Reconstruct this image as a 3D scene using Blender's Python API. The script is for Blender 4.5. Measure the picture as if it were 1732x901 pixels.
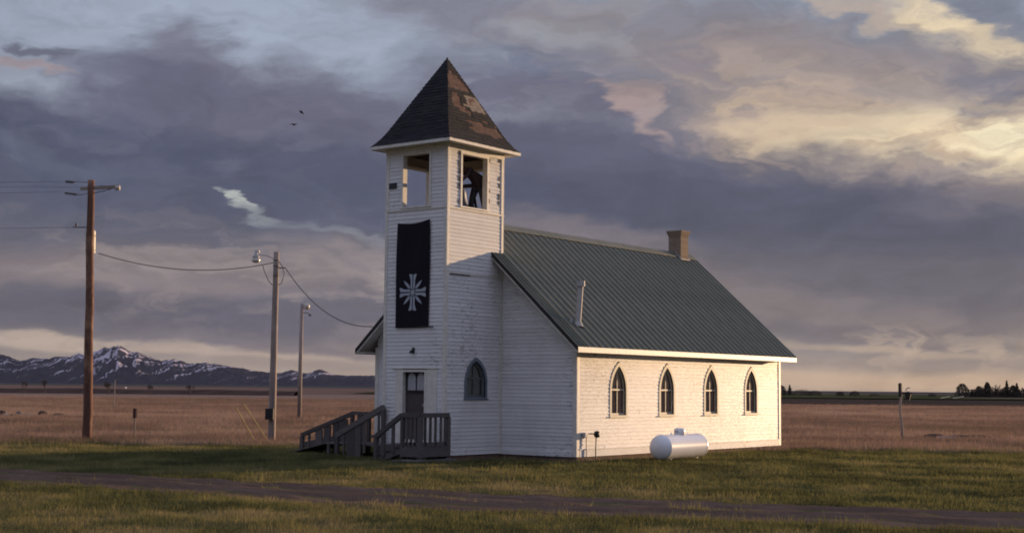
import bpy, math, random
import numpy as np
from mathutils import Vector, Matrix, Quaternion
R = math.radians
random.seed(7); rng = np.random.default_rng(11)
scene = bpy.context.scene
for o in list(bpy.data.objects): bpy.data.objects.remove(o)
C = scene.collection

# ------------------------------------------------------------------ camera
CAM = Vector((24.1096, -28.6338, 1.839))
FW = Vector((-0.60506817, 0.79148348, 0.08629254))
RT = Vector((0.79493125, 0.60661772, 0.00996253))
UP = Vector((0.04446141, -0.07462465, 0.99622003))
YAW = -0.6527
cd = bpy.data.cameras.new('camera'); cam = bpy.data.objects.new('camera', cd); C.objects.link(cam)
cd.lens = 2363.7247 / 1732 * 36; cd.sensor_width = 36; cd.clip_start = 0.1; cd.clip_end = 60000
m = Matrix.Identity(4)
for i in range(3):
    m[i][0] = RT[i]; m[i][1] = UP[i]; m[i][2] = -FW[i]; m[i][3] = CAM[i]
cam.matrix_world = m
scene.camera = cam
scene.render.resolution_x = 1024; scene.render.resolution_y = 532
scene.view_settings.view_transform = 'Standard'; scene.view_settings.look = 'None'
scene.view_settings.gamma = 1
EXPO = 1.6
scene.view_settings.exposure = EXPO
scene.render.engine = 'CYCLES'; scene.cycles.pixel_filter_type = 'BLACKMAN_HARRIS'; scene.cycles.filter_width = 1.9

# ------------------------------------------------------------------ sun
SUN_EL, SUN_AZ = R(3.8), R(12.0)
sv = Vector((math.sin(SUN_AZ) * math.cos(SUN_EL), math.cos(SUN_AZ) * math.cos(SUN_EL), math.sin(SUN_EL)))
sl = bpy.data.lights.new('sun', 'SUN'); so = bpy.data.objects.new('sun', sl); C.objects.link(so)
sl.energy = 2.15; sl.angle = R(0.6); sl.color = (1.0, 0.67, 0.385)
so.rotation_euler = (-sv).to_track_quat('-Z', 'Y').to_euler(); so.location = (20, 40, 30)

# ------------------------------------------------------------------ world: Nishita sky behind painted-in cloud cover
def lin(c, k=None):
    k = 2 ** EXPO if k is None else k
    out = []
    for x in c:
        x /= 255.0
        out.append((x / 12.92 if x <= 0.04045 else ((x + 0.055) / 1.055) ** 2.4) / k)
    return tuple(out) + (1.0,)

w = bpy.data.worlds.new('World'); scene.world = w; w.use_nodes = True
nt = w.node_tree; nt.nodes.clear(); N = nt.nodes; L = nt.links
def nd(t, **kw):
    n = N.new(t)
    for k, v in kw.items(): setattr(n, k, v)
    return n
def mth(op, a, b=None, c=None, clamp=False):
    n = nd('ShaderNodeMath', operation=op, use_clamp=clamp)
    for i, x in enumerate((a, b, c)):
        if x is None: continue
        if hasattr(x, 'links'): L.new(x, n.inputs[i])
        else: n.inputs[i].default_value = x
    return n.outputs[0]
tc = nd('ShaderNodeTexCoord')
sep = nd('ShaderNodeSeparateXYZ'); L.new(tc.outputs['Generated'], sep.inputs[0])
# azimuth measured from the view direction's heading, elevation, in radians
cy, sy = math.cos(YAW), math.sin(YAW)
fwd = mth('ADD', mth('MULTIPLY', sep.outputs[0], sy), mth('MULTIPLY', sep.outputs[1], cy))
rgt = mth('SUBTRACT', mth('MULTIPLY', sep.outputs[0], cy), mth('MULTIPLY', sep.outputs[1], sy))
az = mth('ARCTAN2', rgt, fwd); el = mth('ARCSINE', sep.outputs[2])
co = nd('ShaderNodeCombineXYZ'); L.new(az, co.inputs[0]); L.new(el, co.inputs[1])
# warped coordinates give the clouds ragged edges
def noise(vec, scale, detail=6, rough=.55, stretch=(1, 1, 1), off=(0, 0, 0), out='Fac', dist=0):
    mp = nd('ShaderNodeMapping'); mp.inputs['Scale'].default_value = stretch; mp.inputs['Location'].default_value = off
    L.new(vec, mp.inputs[0])
    n = nd('ShaderNodeTexNoise'); n.inputs['Scale'].default_value = scale; n.inputs['Detail'].default_value = detail
    n.inputs['Roughness'].default_value = rough; n.inputs['Distortion'].default_value = dist
    L.new(mp.outputs[0], n.inputs['Vector']); return n.outputs[out]
def vmath(op, a, b):
    n = nd('ShaderNodeVectorMath', operation=op)
    for i, x in enumerate((a, b)):
        if hasattr(x, 'links'): L.new(x, n.inputs[i])
        else: n.inputs[i].default_value = x
    return n.outputs[0]
n1 = noise(co.outputs[0], 9, 8, .54, (1, 2.0, 1), out='Color', dist=.35)
n2 = noise(co.outputs[0], 34, 7, .56, (1, 2.6, 1), (3, 7, 1), out='Color', dist=.2)
w1 = vmath('MULTIPLY', vmath('SUBTRACT', n1, (.5, .5, .5)), (.20, .050, 0))
w2 = vmath('MULTIPLY', vmath('SUBTRACT', n2, (.5, .5, .5)), (.056, .020, 0))
kk = nd('ShaderNodeMapRange'); kk.inputs['From Min'].default_value = 0; kk.inputs['From Max'].default_value = R(7); kk.inputs['To Min'].default_value = .22; kk.inputs['To Max'].default_value = 1; L.new(el, kk.inputs['Value'])
kc = nd('ShaderNodeCombineXYZ'); kc.inputs[0].default_value = 1; L.new(kk.outputs[0], kc.inputs[1])
P = vmath('ADD', co.outputs[0], vmath('MULTIPLY', vmath('ADD', w1, w2), kc.outputs[0]))
sp = nd('ShaderNodeSeparateXYZ'); L.new(P, sp.inputs[0])
def pix(u, v):                       # a viewing direction as (azimuth, elevation)
    d = FW + RT * ((u - 866) / 2363.7) - UP * ((v - 450.5) / 2363.7); d.normalize()
    return math.atan2(d.x * cy - d.y * sy, d.x * sy + d.y * cy), math.asin(d.z)
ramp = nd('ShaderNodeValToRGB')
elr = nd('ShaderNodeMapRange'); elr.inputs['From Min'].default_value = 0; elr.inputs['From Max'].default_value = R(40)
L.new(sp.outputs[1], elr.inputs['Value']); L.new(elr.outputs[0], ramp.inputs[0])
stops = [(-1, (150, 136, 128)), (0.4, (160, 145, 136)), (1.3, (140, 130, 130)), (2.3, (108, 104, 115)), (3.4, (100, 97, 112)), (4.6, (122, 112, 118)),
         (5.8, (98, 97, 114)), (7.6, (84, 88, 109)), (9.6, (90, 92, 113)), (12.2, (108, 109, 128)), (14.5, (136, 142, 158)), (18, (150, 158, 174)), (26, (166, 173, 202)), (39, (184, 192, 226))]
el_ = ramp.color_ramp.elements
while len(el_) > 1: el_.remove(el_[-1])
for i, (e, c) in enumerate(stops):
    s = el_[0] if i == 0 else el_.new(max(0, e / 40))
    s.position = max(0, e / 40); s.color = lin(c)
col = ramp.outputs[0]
def blob(u, v, rx, ry, ang, c, op=1.0, soft=.8):
    soft = soft * 1.25 + .1
    """one cloud or gap: soft ellipse at a direction, edges ragged by the warped coordinates"""
    global col
    a, e = pix(u, v)
    mp = nd('ShaderNodeMapping', vector_type='TEXTURE')
    mp.inputs['Location'].default_value = (a, e, 0)
    mp.inputs['Rotation'].default_value = (0, 0, -R(ang))
    mp.inputs['Scale'].default_value = (rx / 2363.7, ry / 2363.7, 1)
    L.new(P, mp.inputs[0])
    ln = nd('ShaderNodeVectorMath', operation='LENGTH'); L.new(mp.outputs[0], ln.inputs[0])
    mr = nd('ShaderNodeMapRange', interpolation_type='SMOOTHSTEP')
    mr.inputs['From Min'].default_value = 1 + soft * .6; mr.inputs['From Max'].default_value = 1 - soft * .6
    mr.inputs['To Min'].default_value = 0; mr.inputs['To Max'].default_value = op
    L.new(ln.outputs['Value'], mr.inputs['Value'])
    mx = nd('ShaderNodeMix', data_type='RGBA')
    L.new(mr.outputs[0], mx.inputs[0]); L.new(col, mx.inputs[6])
    mx.inputs[7].default_value = lin(c); col = mx.outputs[2]
# angle: positive = falls to the right in the picture
CLEAR = (156, 166, 184)
B = [
 (260, 20, 520, 90, 0, CLEAR, 1, .6), (560, 90, 150, 80, 20, CLEAR, .9, .6), (40, 130, 150, 36, 4, (150, 158, 174), .9, .8),
 (370, 185, 260, 95, 6, (101, 100, 121), 1, .45), (325, 75, 80, 36, 14, (114, 113, 131), .8, .8), (600, 190, 130, 60, 12, (104, 103, 122), .9, .7),
 (120, 230, 330, 48, 2, (86, 89, 111), .9, .9), (60, 83, 55, 11, 4, (104, 106, 124), .9, .6), (40, 112, 62, 11, 6, (160, 146, 150), .9, .6),
 (350, 260, 440, 44, 2, (79, 82, 105), .9, .9), (110, 275, 130, 14, 6, (100, 108, 128), .7, .9), (400, 330, 520, 34, 3, (80, 83, 106), .8, .9),
 (378, 337, 26, 9, 25, (178, 182, 180), .95, .6), (420, 357, 45, 8, 16, (132, 138, 148), .9, .8), (580, 390, 120, 9, 9, (134, 136, 147), .7, .9),
 (580, 440, 130, 34, 6, (134, 125, 131), .8, .9), (250, 478, 190, 20, 2, (138, 127, 132), .85, .9), (640, 478, 36, 8, 14, (172, 164, 158), .8, .8),
 (330, 535, 460, 30, 2, (91, 89, 107), .95, .8), (60, 575, 200, 13, 3, (184, 167, 155), .95, .6), (330, 589, 280, 10, 3, (180, 162, 150), .95, .6), (520, 612, 140, 8, 2, (150, 136, 132), .9, .7), (560, 592, 120, 8, 2, (112, 104, 114), .8, .8),
 (800, 30, 210, 50, 8, (127, 126, 141), .9, .8), (990, 62, 110, 22, 4, (154, 163, 175), .95, .7), (1000, 120, 190, 32, 4, (110, 118, 140), .95, .8),
 (960, 190, 170, 40, 8, (108, 106, 125), .8, .9), (1062, 186, 80, 18, 28, (168, 147, 146), .95, .6), (1035, 155, 45, 9, -8, (160, 143, 145), .8, .8),
 (1280, 110, 300, 80, 10, (138, 129, 136), .9, .9), (1440, 110, 190, 50, 14, (150, 139, 140), .8, .9),
 (1530, 205, 280, 62, 8, (178, 160, 146), .9, 1.2), (1350, 218, 50, 30, 24, (196, 174, 150), .9, .7), (1295, 178, 26, 13, 40, (186, 166, 146), .9, .6),
 (1720, 240, 230, 46, 8, (244, 220, 182), .95, 1.2), (1712, 226, 80, 32, 0, (255, 244, 208), 1, 1.1),
 (1690, 128, 110, 28, 8, (122, 119, 132), .95, .7), (1600, 178, 90, 13, 8, (142, 135, 140), .85, .8),
 (1640, 40, 130, 26, 24, (222, 202, 172), .95, .9), (1480, 12, 120, 12, 18, (184, 168, 158), .85, .8), (1722, 8, 60, 24, 24, (122, 126, 142), .95, .7),
 (1620, 302, 240, 24, 6, (148, 136, 137), .8, .9),
 (1620, 350, 220, 20, 6, (122, 113, 121), .8, .9), (985, 392, 160, 24, 8, (124, 114, 121), .95, .7), (1200, 470, 180, 40, 10, (120, 110, 117), .8, .9), (1300, 520, 300, 30, 6, (124, 114, 118), .8, .9),
 (1420, 560, 330, 13, 3, (106, 100, 110), .9, .9), (1500, 592, 180, 7, 2, (172, 154, 141), .9, .8), (1640, 572, 160, 8, 2, (144, 132, 130), .7, .9), (1480, 618, 260, 8, 1, (148, 135, 130), .7, .8),
 (1560, 645, 420, 16, 0, (192, 167, 145), .9, .8),
 # beyond the frame: the glow round the hidden sun
 (2600, 560, 420, 150, 0, (235, 205, 160), .9, 1.0), (2000, 240, 200, 50, 6, (216, 192, 160), .8, .9),
]
for b in B: blob(*b)
WN = []
for sc_, of_ in ((13, (3, 2, 0)), (21, (8, 5, 0))):
    s_ = nd('ShaderNodeSeparateColor'); L.new(noise(P, sc_, 8, .53, (1, 2.8, 1), of_, out='Color', dist=.5), s_.inputs[0]); WN += [s_.outputs[0], s_.outputs[1]]
def wisp(u, v, rx, ry, ang, c, op, scale, lo, hi, seed, soft=1.6, st=(1, 2.4, 1)):
    """thin cloud inside a soft region: ragged streaks whose strength follows a noise"""
    global col
    a, e = pix(u, v)
    mp = nd('ShaderNodeMapping', vector_type='TEXTURE'); mp.inputs['Location'].default_value = (a, e, 0)
    mp.inputs['Rotation'].default_value = (0, 0, -R(ang)); mp.inputs['Scale'].default_value = (rx / 2363.7, ry / 2363.7, 1); L.new(P, mp.inputs[0])
    ln = nd('ShaderNodeVectorMath', operation='LENGTH'); L.new(mp.outputs[0], ln.inputs[0])
    mr = nd('ShaderNodeMapRange', interpolation_type='SMOOTHSTEP'); mr.inputs['From Min'].default_value = 1 + soft * .6; mr.inputs['From Max'].default_value = 1 - soft * .6
    mr.inputs['To Max'].default_value = op; L.new(ln.outputs['Value'], mr.inputs['Value'])
    nz = WN[seed % len(WN)]
    m2_ = nd('ShaderNodeMapRange', interpolation_type='SMOOTHSTEP'); m2_.inputs['From Min'].default_value = lo; m2_.inputs['From Max'].default_value = hi; L.new(nz, m2_.inputs['Value'])
    fac = mth('MULTIPLY', mr.outputs[0], m2_.outputs[0])
    mx = nd('ShaderNodeMix', data_type='RGBA'); L.new(fac, mx.inputs[0]); L.new(col, mx.inputs[6]); mx.inputs[7].default_value = lin(c); col = mx.outputs[2]
wisp(1530, 200, 300, 90, 10, (206, 180, 156), .8, 14, .44, .66, 3)
wisp(1640, 235, 190, 48, 8, (255, 234, 194), .95, 20, .42, .64, 5)
wisp(1560, 110, 260, 60, 18, (120, 116, 128), .7, 12, .46, .64, 7)
wisp(1640, 40, 150, 34, 24, (250, 228, 190), .8, 22, .44, .62, 9)
wisp(1050, 160, 240, 70, 14, (154, 142, 148), .35, 15, .50, .70, 11)
wisp(1200, 60, 420, 90, 8, (156, 146, 148), .55, 11, .46, .68, 13)
wisp(300, 200, 520, 120, 4, (116, 114, 133), .35, 9, .48, .70, 15)
wisp(300, 330, 600, 80, 4, (102, 104, 126), .35, 10, .48, .68, 17)
wisp(400, 470, 420, 70, 4, (150, 138, 140), .75, 12, .44, .64, 19)
wisp(250, 555, 520, 26, 2, (96, 92, 108), .8, 14, .44, .62, 21, st=(1, 4, 1))
wisp(1300, 360, 560, 90, 8, (104, 102, 120), .3, 8, .48, .70, 23)
wisp(1450, 520, 420, 50, 6, (132, 120, 124), .4, 10, .48, .70, 25)
wisp(1500, 590, 320, 30, 2, (186, 166, 150), .6, 14, .48, .66, 27, st=(1, 4, 1))
wisp(700, 120, 300, 90, 10, (150, 152, 166), .5, 13, .50, .70, 29)
blob(1130, 292, 400, 40, 8, (90, 90, 111), .85, 1.0)
blob(1080, 338, 400, 40, 5, (78, 80, 103), .95, .9)
blob(1450, 385, 440, 52, 9, (83, 83, 103), .92, .9)
blob(1560, 480, 420, 46, 8, (94, 91, 106), .85, 1.0)
# fine mottling of the cloud body
m1 = noise(P, 30, 9, .56, (1, 2.6, 1), (5, 1, 0), dist=.3)
m2 = noise(P, 6, 8, .6, (1, 2.2, 1), (1, 4, 2))
f = mth('ADD', mth('MULTIPLY', m1, .50), mth('MULTIPLY', m2, .50))
f = mth('ADD', f, .48)
hs = nd('ShaderNodeVectorMath', operation='SCALE'); L.new(col, hs.inputs[0]); L.new(f, hs.inputs['Scale'])
sky = nd('ShaderNodeTexSky', sky_type='NISHITA', sun_disc=False, sun_elevation=SUN_EL, sun_rotation=SUN_AZ, altitude=1200, air_density=1.0, dust_density=1.0)
sks = nd('ShaderNodeVectorMath', operation='SCALE'); L.new(sky.outputs[0], sks.inputs[0]); sks.inputs['Scale'].default_value = 1.0
bg1 = nd('ShaderNodeBackground'); L.new(sks.outputs[0], bg1.inputs[0]); bg1.inputs[1].default_value = .10
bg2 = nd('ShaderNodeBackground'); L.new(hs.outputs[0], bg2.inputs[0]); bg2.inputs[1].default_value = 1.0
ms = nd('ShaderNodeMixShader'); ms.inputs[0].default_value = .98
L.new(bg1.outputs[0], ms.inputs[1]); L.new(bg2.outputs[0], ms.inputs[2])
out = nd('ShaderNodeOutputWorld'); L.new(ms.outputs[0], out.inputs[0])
w.cycles.sampling_method = 'MANUAL'; w.cycles.sample_map_resolution = 1024

# ------------------------------------------------------------------ helpers
def tag(o, label=None, cat=None, group=None, kind=None):
    for k, v in (('label', label), ('category', cat), ('group', group), ('kind', kind)):
        if v: o[k] = v
    return o
def empty(name, loc=(0, 0, 0), rz=0, **kw):
    o = bpy.data.objects.new(name, None); C.objects.link(o); o.location = loc; o.rotation_euler = (0, 0, rz)
    o.empty_display_size = .2
    return tag(o, **kw)
class MB:
    def __init__(s): s.v = []; s.f = []; s.t = []
    def add(s, vs, fs, tone=.5):
        b = len(s.v); s.v += [tuple(x) for x in vs]; s.f += [tuple(b + i for i in f) for f in fs]; s.t += [tone] * len(vs); return s
    def quad(s, a, b, c, d, tone=.5): return s.add([a, b, c, d], [(0, 1, 2, 3)], tone)
    def box(s, x0, x1, y0, y1, z0, z1, tone=.5, mat=None):
        vs = [Vector((x, y, z)) for z in (z0, z1) for y in (y0, y1) for x in (x0, x1)]
        if mat is not None: vs = [mat @ q for q in vs]
        return s.add(vs, [(0, 2, 3, 1), (4, 5, 7, 6), (0, 1, 5, 4), (2, 6, 7, 3), (0, 4, 6, 2), (1, 3, 7, 5)], tone)
    def bar(s, a, b, wd, ht, tone=.5, up=(0, 0, 1)):
        """a plank from a to b, wd across, ht along 'up'"""
        a, b = Vector(a), Vector(b); d = (b - a).normalized(); sd = d.cross(Vector(up))
        if sd.length < 1e-4: sd = d.cross(Vector((1, 0, 0)))
        sd.normalize(); u = sd.cross(d).normalized()
        vs = [p + sd * i * wd / 2 + u * j * ht / 2 for p in (a, b) for i, j in ((-1, -1), (1, -1), (1, 1), (-1, 1))]
        return s.add(vs, [(0, 3, 2, 1), (4, 5, 6, 7), (0, 1, 5, 4), (1, 2, 6, 5), (2, 3, 7, 6), (3, 0, 4, 7)], tone)
    def tube(s, pts, rad, n=8, tone=.5, cap=True):
        pts = [Vector(p) for p in pts]; k = len(pts)
        rad = rad if hasattr(rad, '__len__') else [rad] * k
        vs = []; prev = None
        for i, p in enumerate(pts):
            d = (pts[min(i + 1, k - 1)] - pts[max(i - 1, 0)])
            d = d.normalized() if d.length > 1e-9 else Vector((0, 0, 1))
            a = prev if prev is not None else (Vector((1, 0, 0)) if abs(d.x) < .9 else Vector((0, 1, 0)))
            a = (a - d * a.dot(d)).normalized(); prev = a; b = d.cross(a)
            for j in range(n):
                q = 2 * math.pi * j / n; vs.append(p + (a * math.cos(q) + b * math.sin(q)) * rad[i])
        fs = [(i * n + j, i * n + (j + 1) % n, (i + 1) * n + (j + 1) % n, (i + 1) * n + j) for i in range(k - 1) for j in range(n)]
        if cap: fs += [tuple(range(n))[::-1], tuple((k - 1) * n + j for j in range(n))]
        return s.add(vs, fs, tone)
    def lathe(s, prof, n=24, axis='Z', org=(0, 0, 0), tone=.5):
        vs = []
        for r, z in prof:
            for j in range(n):
                q = 2 * math.pi * j / n; a, b = r * math.cos(q), r * math.sin(q)
                vs.append(Vector(org) + (Vector((a, b, z)) if axis == 'Z' else Vector((b, z, a)) if axis == 'Y' else Vector((z, a, b))))
        k = len(prof)
        fs = [(i * n + j, i * n + (j + 1) % n, (i + 1) * n + (j + 1) % n, (i + 1) * n + j) for i in range(k - 1) for j in range(n)]
        fs += [tuple(range(n))[::-1], tuple((k - 1) * n + j for j in range(n))]
        return s.add(vs, fs, tone)
    def build(s, name, mat, parent=None, loc=None, smooth=False, label=None, cat=None, group=None, kind=None, bevel=0):
        me = bpy.data.meshes.new(name); me.from_pydata(s.v, [], s.f); me.update()
        at = me.attributes.new('tone', 'FLOAT', 'POINT'); at.data.foreach_set('value', s.t)
        if mat: me.materials.append(mat)
        if smooth: me.polygons.foreach_set('use_smooth', [True] * len(me.polygons))
        o = bpy.data.objects.new(name, me); C.objects.link(o)
        if parent: o.parent = parent
        if loc is not None: o.location = loc
        if bevel:
            b = o.modifiers.new('bevel', 'BEVEL'); b.width = bevel; b.segments = 1; b.limit_method = 'ANGLE'
        return tag(o, label, cat, group, kind)
def link_mesh(name, me, parent=None, loc=None, rot=None, **kw):
    o = bpy.data.objects.new(name, me); C.objects.link(o)
    if parent: o.parent = parent
    if loc is not None: o.location = loc
    if rot is not None: o.rotation_euler = rot
    return tag(o, **kw)
def copy_tree(o, parent=None):
    c = o.copy(); C.objects.link(c); c.parent = parent
    for ch in list(o.children): copy_tree(ch, c)
    return c
def grid_mesh(name, X, Y, Z, mat, **kw):
    ny, nx = X.shape
    v = np.stack([X, Y, Z], -1).reshape(-1, 3)
    i = np.arange(ny - 1)[:, None] * nx + np.arange(nx - 1)[None, :]
    f = np.stack([i, i + 1, i + nx + 1, i + nx], -1).reshape(-1, 4)
    me = bpy.data.meshes.new(name); me.from_pydata(v.tolist(), [], f.tolist()); me.update()
    me.polygons.foreach_set('use_smooth', [True] * len(me.polygons)); me.materials.append(mat)
    o = bpy.data.objects.new(name, me); C.objects.link(o); return tag(o, **kw)
def vnoise(x, y, seed=0):
    xi, yi = np.floor(x).astype(np.int64), np.floor(y).astype(np.int64); fx, fy = x - xi, y - yi
    def h(a, b):
        n = (a * 374761393 + b * 668265263 + seed * 974711) & 0x7fffffff
        n = ((n ^ (n >> 13)) * 1274126177) & 0x7fffffff
        return (n & 0xffff) / 65535.0
    u, v = fx * fx * (3 - 2 * fx), fy * fy * (3 - 2 * fy)
    return (h(xi, yi) * (1 - u) + h(xi + 1, yi) * u) * (1 - v) + (h(xi, yi + 1) * (1 - u) + h(xi + 1, yi + 1) * u) * v
def fbm(x, y, o=5, seed=0, g=.5):
    a, s, t = 1., 0., 0.
    for i in range(o): s = s + a * vnoise(x * 2 ** i, y * 2 ** i, seed + i); t += a; a *= g
    return s / t

# ------------------------------------------------------------------ materials
class Mat:
    def __init__(s, name, rough=.7, spec=.3, metal=0):
        s.m = bpy.data.materials.new(name); s.m.use_nodes = True; s.t = s.m.node_tree
        s.b = s.t.nodes['Principled BSDF']; s.b.inputs['Roughness'].default_value = rough
        s.b.inputs['Specular IOR Level'].default_value = spec; s.b.inputs['Metallic'].default_value = metal
        s.tc = s.t.nodes.new('ShaderNodeTexCoord').outputs['Object']
        s.geo = s.t.nodes.new('ShaderNodeNewGeometry').outputs['Position']
    def n(s, t, **kw):
        x = s.t.nodes.new(t)
        for k, v in kw.items(): setattr(x, k, v)
        return x
    def l(s, a, b): s.t.links.new(a, b)
    def noise(s, scale, st=(1, 1, 1), det=5, rough=.6, dist=0, vec=None, color=False):
        mp = s.n('ShaderNodeMapping'); mp.inputs['Scale'].default_value = st; s.l(vec or s.tc, mp.inputs[0])
        n = s.n('ShaderNodeTexNoise'); n.inputs['Scale'].default_value = scale; n.inputs['Detail'].default_value = det
        n.inputs['Roughness'].default_value = rough; n.inputs['Distortion'].default_value = dist
        s.l(mp.outputs[0], n.inputs['Vector']); return n.outputs['Color' if color else 'Fac']
    def attr(s, name='tone'):
        a = s.n('ShaderNodeAttribute'); a.attribute_name = name; return a.outputs['Fac']
    def rng(s, v, a, b, c=0, d=1):
        r = s.n('ShaderNodeMapRange'); s.l(v, r.inputs['Value'])
        for i, x in zip(('From Min', 'From Max', 'To Min', 'To Max'), (a, b, c, d)): r.inputs[i].default_value = x
        return r.outputs[0]
    def mix(s, f, a, b, mode='MIX'):
        x = s.n('ShaderNodeMix', data_type='RGBA', blend_type=mode)
        for i, q in ((0, f), (6, a), (7, b)):
            if hasattr(q, 'links'): s.l(q, x.inputs[i])
            else: x.inputs[i].default_value = q if i == 0 else (tuple(q) + (1,))[:4]
        return x.outputs[2]
    def math(s, op, a, b):
        x = s.n('ShaderNodeMath', operation=op)
        for i, q in ((0, a), (1, b)):
            if hasattr(q, 'links'): s.l(q, x.inputs[i])
            else: x.inputs[i].default_value = q
        return x.outputs[0]
    def ramp(s, v, stops):
        r = s.n('ShaderNodeValToRGB'); e = r.color_ramp.elements
        while len(e) > 1: e.remove(e[-1])
        for i, (p, c) in enumerate(stops):
            q = e[0] if i == 0 else e.new(p); q.position = p; q.color = tuple(c) + (1,)
        s.l(v, r.inputs[0]); return r.outputs[0]
    def color(s, c):
        if hasattr(c, 'links'): s.l(c, s.b.inputs['Base Color'])
        else: s.b.inputs['Base Color'].default_value = tuple(c) + (1,)
        return s
    def bump(s, h, strength=.3, dist=.02):
        b = s.n('ShaderNodeBump'); b.inputs['Strength'].default_value = strength; b.inputs['Distance'].default_value = dist
        s.l(h, b.inputs['Height']); s.l(b.outputs[0], s.b.inputs['Normal']); return s
def plain(name, c, c2=None, rough=.7, spec=.3, scale=6, st=(1, 1, 1), metal=0, bump=.15):
    m = Mat(name, rough, spec, metal); c2 = c2 or tuple(x * .75 for x in c)
    n = m.noise(scale, st)
    m.color(m.mix(m.rng(n, .3, .7), c, c2)); m.bump(n, bump); return m.m

def siding_mat():
    m = Mat('weathered_white_paint', .5, .22)
    t = m.attr()
    base = m.mix(t, (.66, .65, .645), (.74, .73, .72))
    grime = m.rng(m.noise(1.3, (1, 1, .5), 6, .6), .48, .72)
    base = m.mix(m.math('MULTIPLY', grime, .35), base, (.50, .47, .45))
    # peeled streaks along the boards, denser in big patches
    peel = m.noise(5, (1, 1, 7), 7, .72)
    patch = m.noise(.55, (1, 1, 1), 3, .5)
    thr = m.math('ADD', m.math('MULTIPLY', patch, .50), .33)
    pk = m.rng(m.math('SUBTRACT', peel, thr), 0.02, .06)
    base = m.mix(m.math('MULTIPLY', pk, .8), base, (.30, .26, .24))
    m.color(base)
    r = m.rng(m.noise(9, (1, 1, 3)), .3, .7, .44, .58); m.l(r, m.b.inputs['Roughness'])
    m.bump(m.noise(22, (1, 1, 4), 6), .35, .008); return m.m
M = {}
M['siding'] = siding_mat()
M['trim'] = plain('white_trim_paint', (.74, .71, .64), (.60, .56, .50), .45, .5, 8)
M['inner'] = plain('old_plaster', (.50, .46, .42), (.40, .36, .32), .9)
M['foundation'] = plain('brown_concrete', (.22, .14, .11), (.13, .09, .075), .95, .2, 5)
def roofm():
    m = Mat('green_roof_metal', .55, .28)
    st = m.noise(2.2, (.6, 6, .6), 6); bl = m.noise(.8)
    c = m.mix(m.rng(st, .35, .7), (.112, .122, .090), (.080, .088, .066))
    c = m.mix(m.rng(bl, .4, .7), c, (.14, .142, .112)); m.color(c)
    m.l(m.rng(st, .3, .7, .5, .66), m.b.inputs['Roughness']); return m.m
M['roof'] = roofm()
M['roof_edge'] = plain('dark_roof_edge', (.030, .030, .028), rough=.6)
def shing():
    m = Mat('asphalt_shingle', .9, .2); t = m.attr()
    m.color(m.mix(t, (.014, .014, .017), (.034, .031, .031))); m.bump(m.noise(60), .4, .01); return m.m
M['shingle'] = shing()
def tonemat(name, a, b, rough=.85, st=(1, 1, 1), scale=12, spec=.2):
    m = Mat(name, rough, spec); t = m.attr(); n = m.noise(scale, st, 6)
    c = m.mix(t, a, b); c = m.mix(m.math('MULTIPLY', m.rng(n, .3, .75), .45), c, tuple(x * .45 for x in a)); m.color(c); m.bump(n, .4, .01); return m.m
M['plank'] = tonemat('bare_brown_wood', (.10, .058, .043), (.22, .125, .088))
M['slat'] = tonemat('bare_tan_wood', (.24, .19, .145), (.36, .29, .22))
M['porch'] = tonemat('weathered_dark_wood', (.085, .075, .072), (.16, .14, .13), .8)
M['dark'] = plain('near_black_wood', (.03, .027, .028), rough=.8)
M['casing_grey'] = plain('faded_blue_grey_paint', (.19, .22, .26), (.13, .15, .18), .6)
M['casing'] = plain('faded_olive_white_paint', (.72, .67, .50), (.58, .53, .40), .55)
M['reveal'] = plain('brown_reveal', (.12, .09, .075), rough=.7)
M['muntin'] = plain('ivory_sash_paint', (.62, .56, .44), rough=.5)
M['curtain'] = plain('tan_curtain', (.58, .40, .32), (.38, .26, .21), .9, st=(1, 8, .3))
def glassm(name='window_glass', tint=(.55, .55, .55), k=.22):
    m = bpy.data.materials.new(name); m.use_nodes = True; t = m.node_tree; t.nodes.clear()
    o = t.nodes.new('ShaderNodeOutputMaterial'); a = t.nodes.new('ShaderNodeBsdfTransparent'); b = t.nodes.new('ShaderNodeBsdfGlossy')
    a.inputs[0].default_value = tint + (1,); b.inputs['Roughness'].default_value = .06
    f = t.nodes.new('ShaderNodeFresnel'); f.inputs[0].default_value = 1.5
    tcn = t.nodes.new('ShaderNodeTexCoord'); nn = t.nodes.new('ShaderNodeTexNoise'); nn.inputs['Scale'].default_value = 3
    bp = t.nodes.new('ShaderNodeBump'); bp.inputs['Strength'].default_value = .15; bp.inputs['Distance'].default_value = .02
    t.links.new(tcn.outputs['Object'], nn.inputs['Vector']); t.links.new(nn.outputs['Fac'], bp.inputs['Height']); t.links.new(bp.outputs[0], b.inputs['Normal'])
    x = t.nodes.new('ShaderNodeMixShader'); t.links.new(f.outputs[0], x.inputs[0]); t.links.new(a.outputs[0], x.inputs[1]); t.links.new(b.outputs[0], x.inputs[2])
    t.links.new(x.outputs[0], o.inputs[0]); return m
M['glass'] = glassm(tint=(.95, .95, .95))
M['door'] = plain('brown_grey_door', (.085, .070, .068), rough=.5)
M['banner'] = plain('black_purple_cloth', (.018, .015, .022), (.012, .010, .015), .9, .15, 14)
M['emblem'] = plain('faded_white_print', (.42, .45, .50), (.32, .35, .39), .9, .1, 40)
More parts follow.
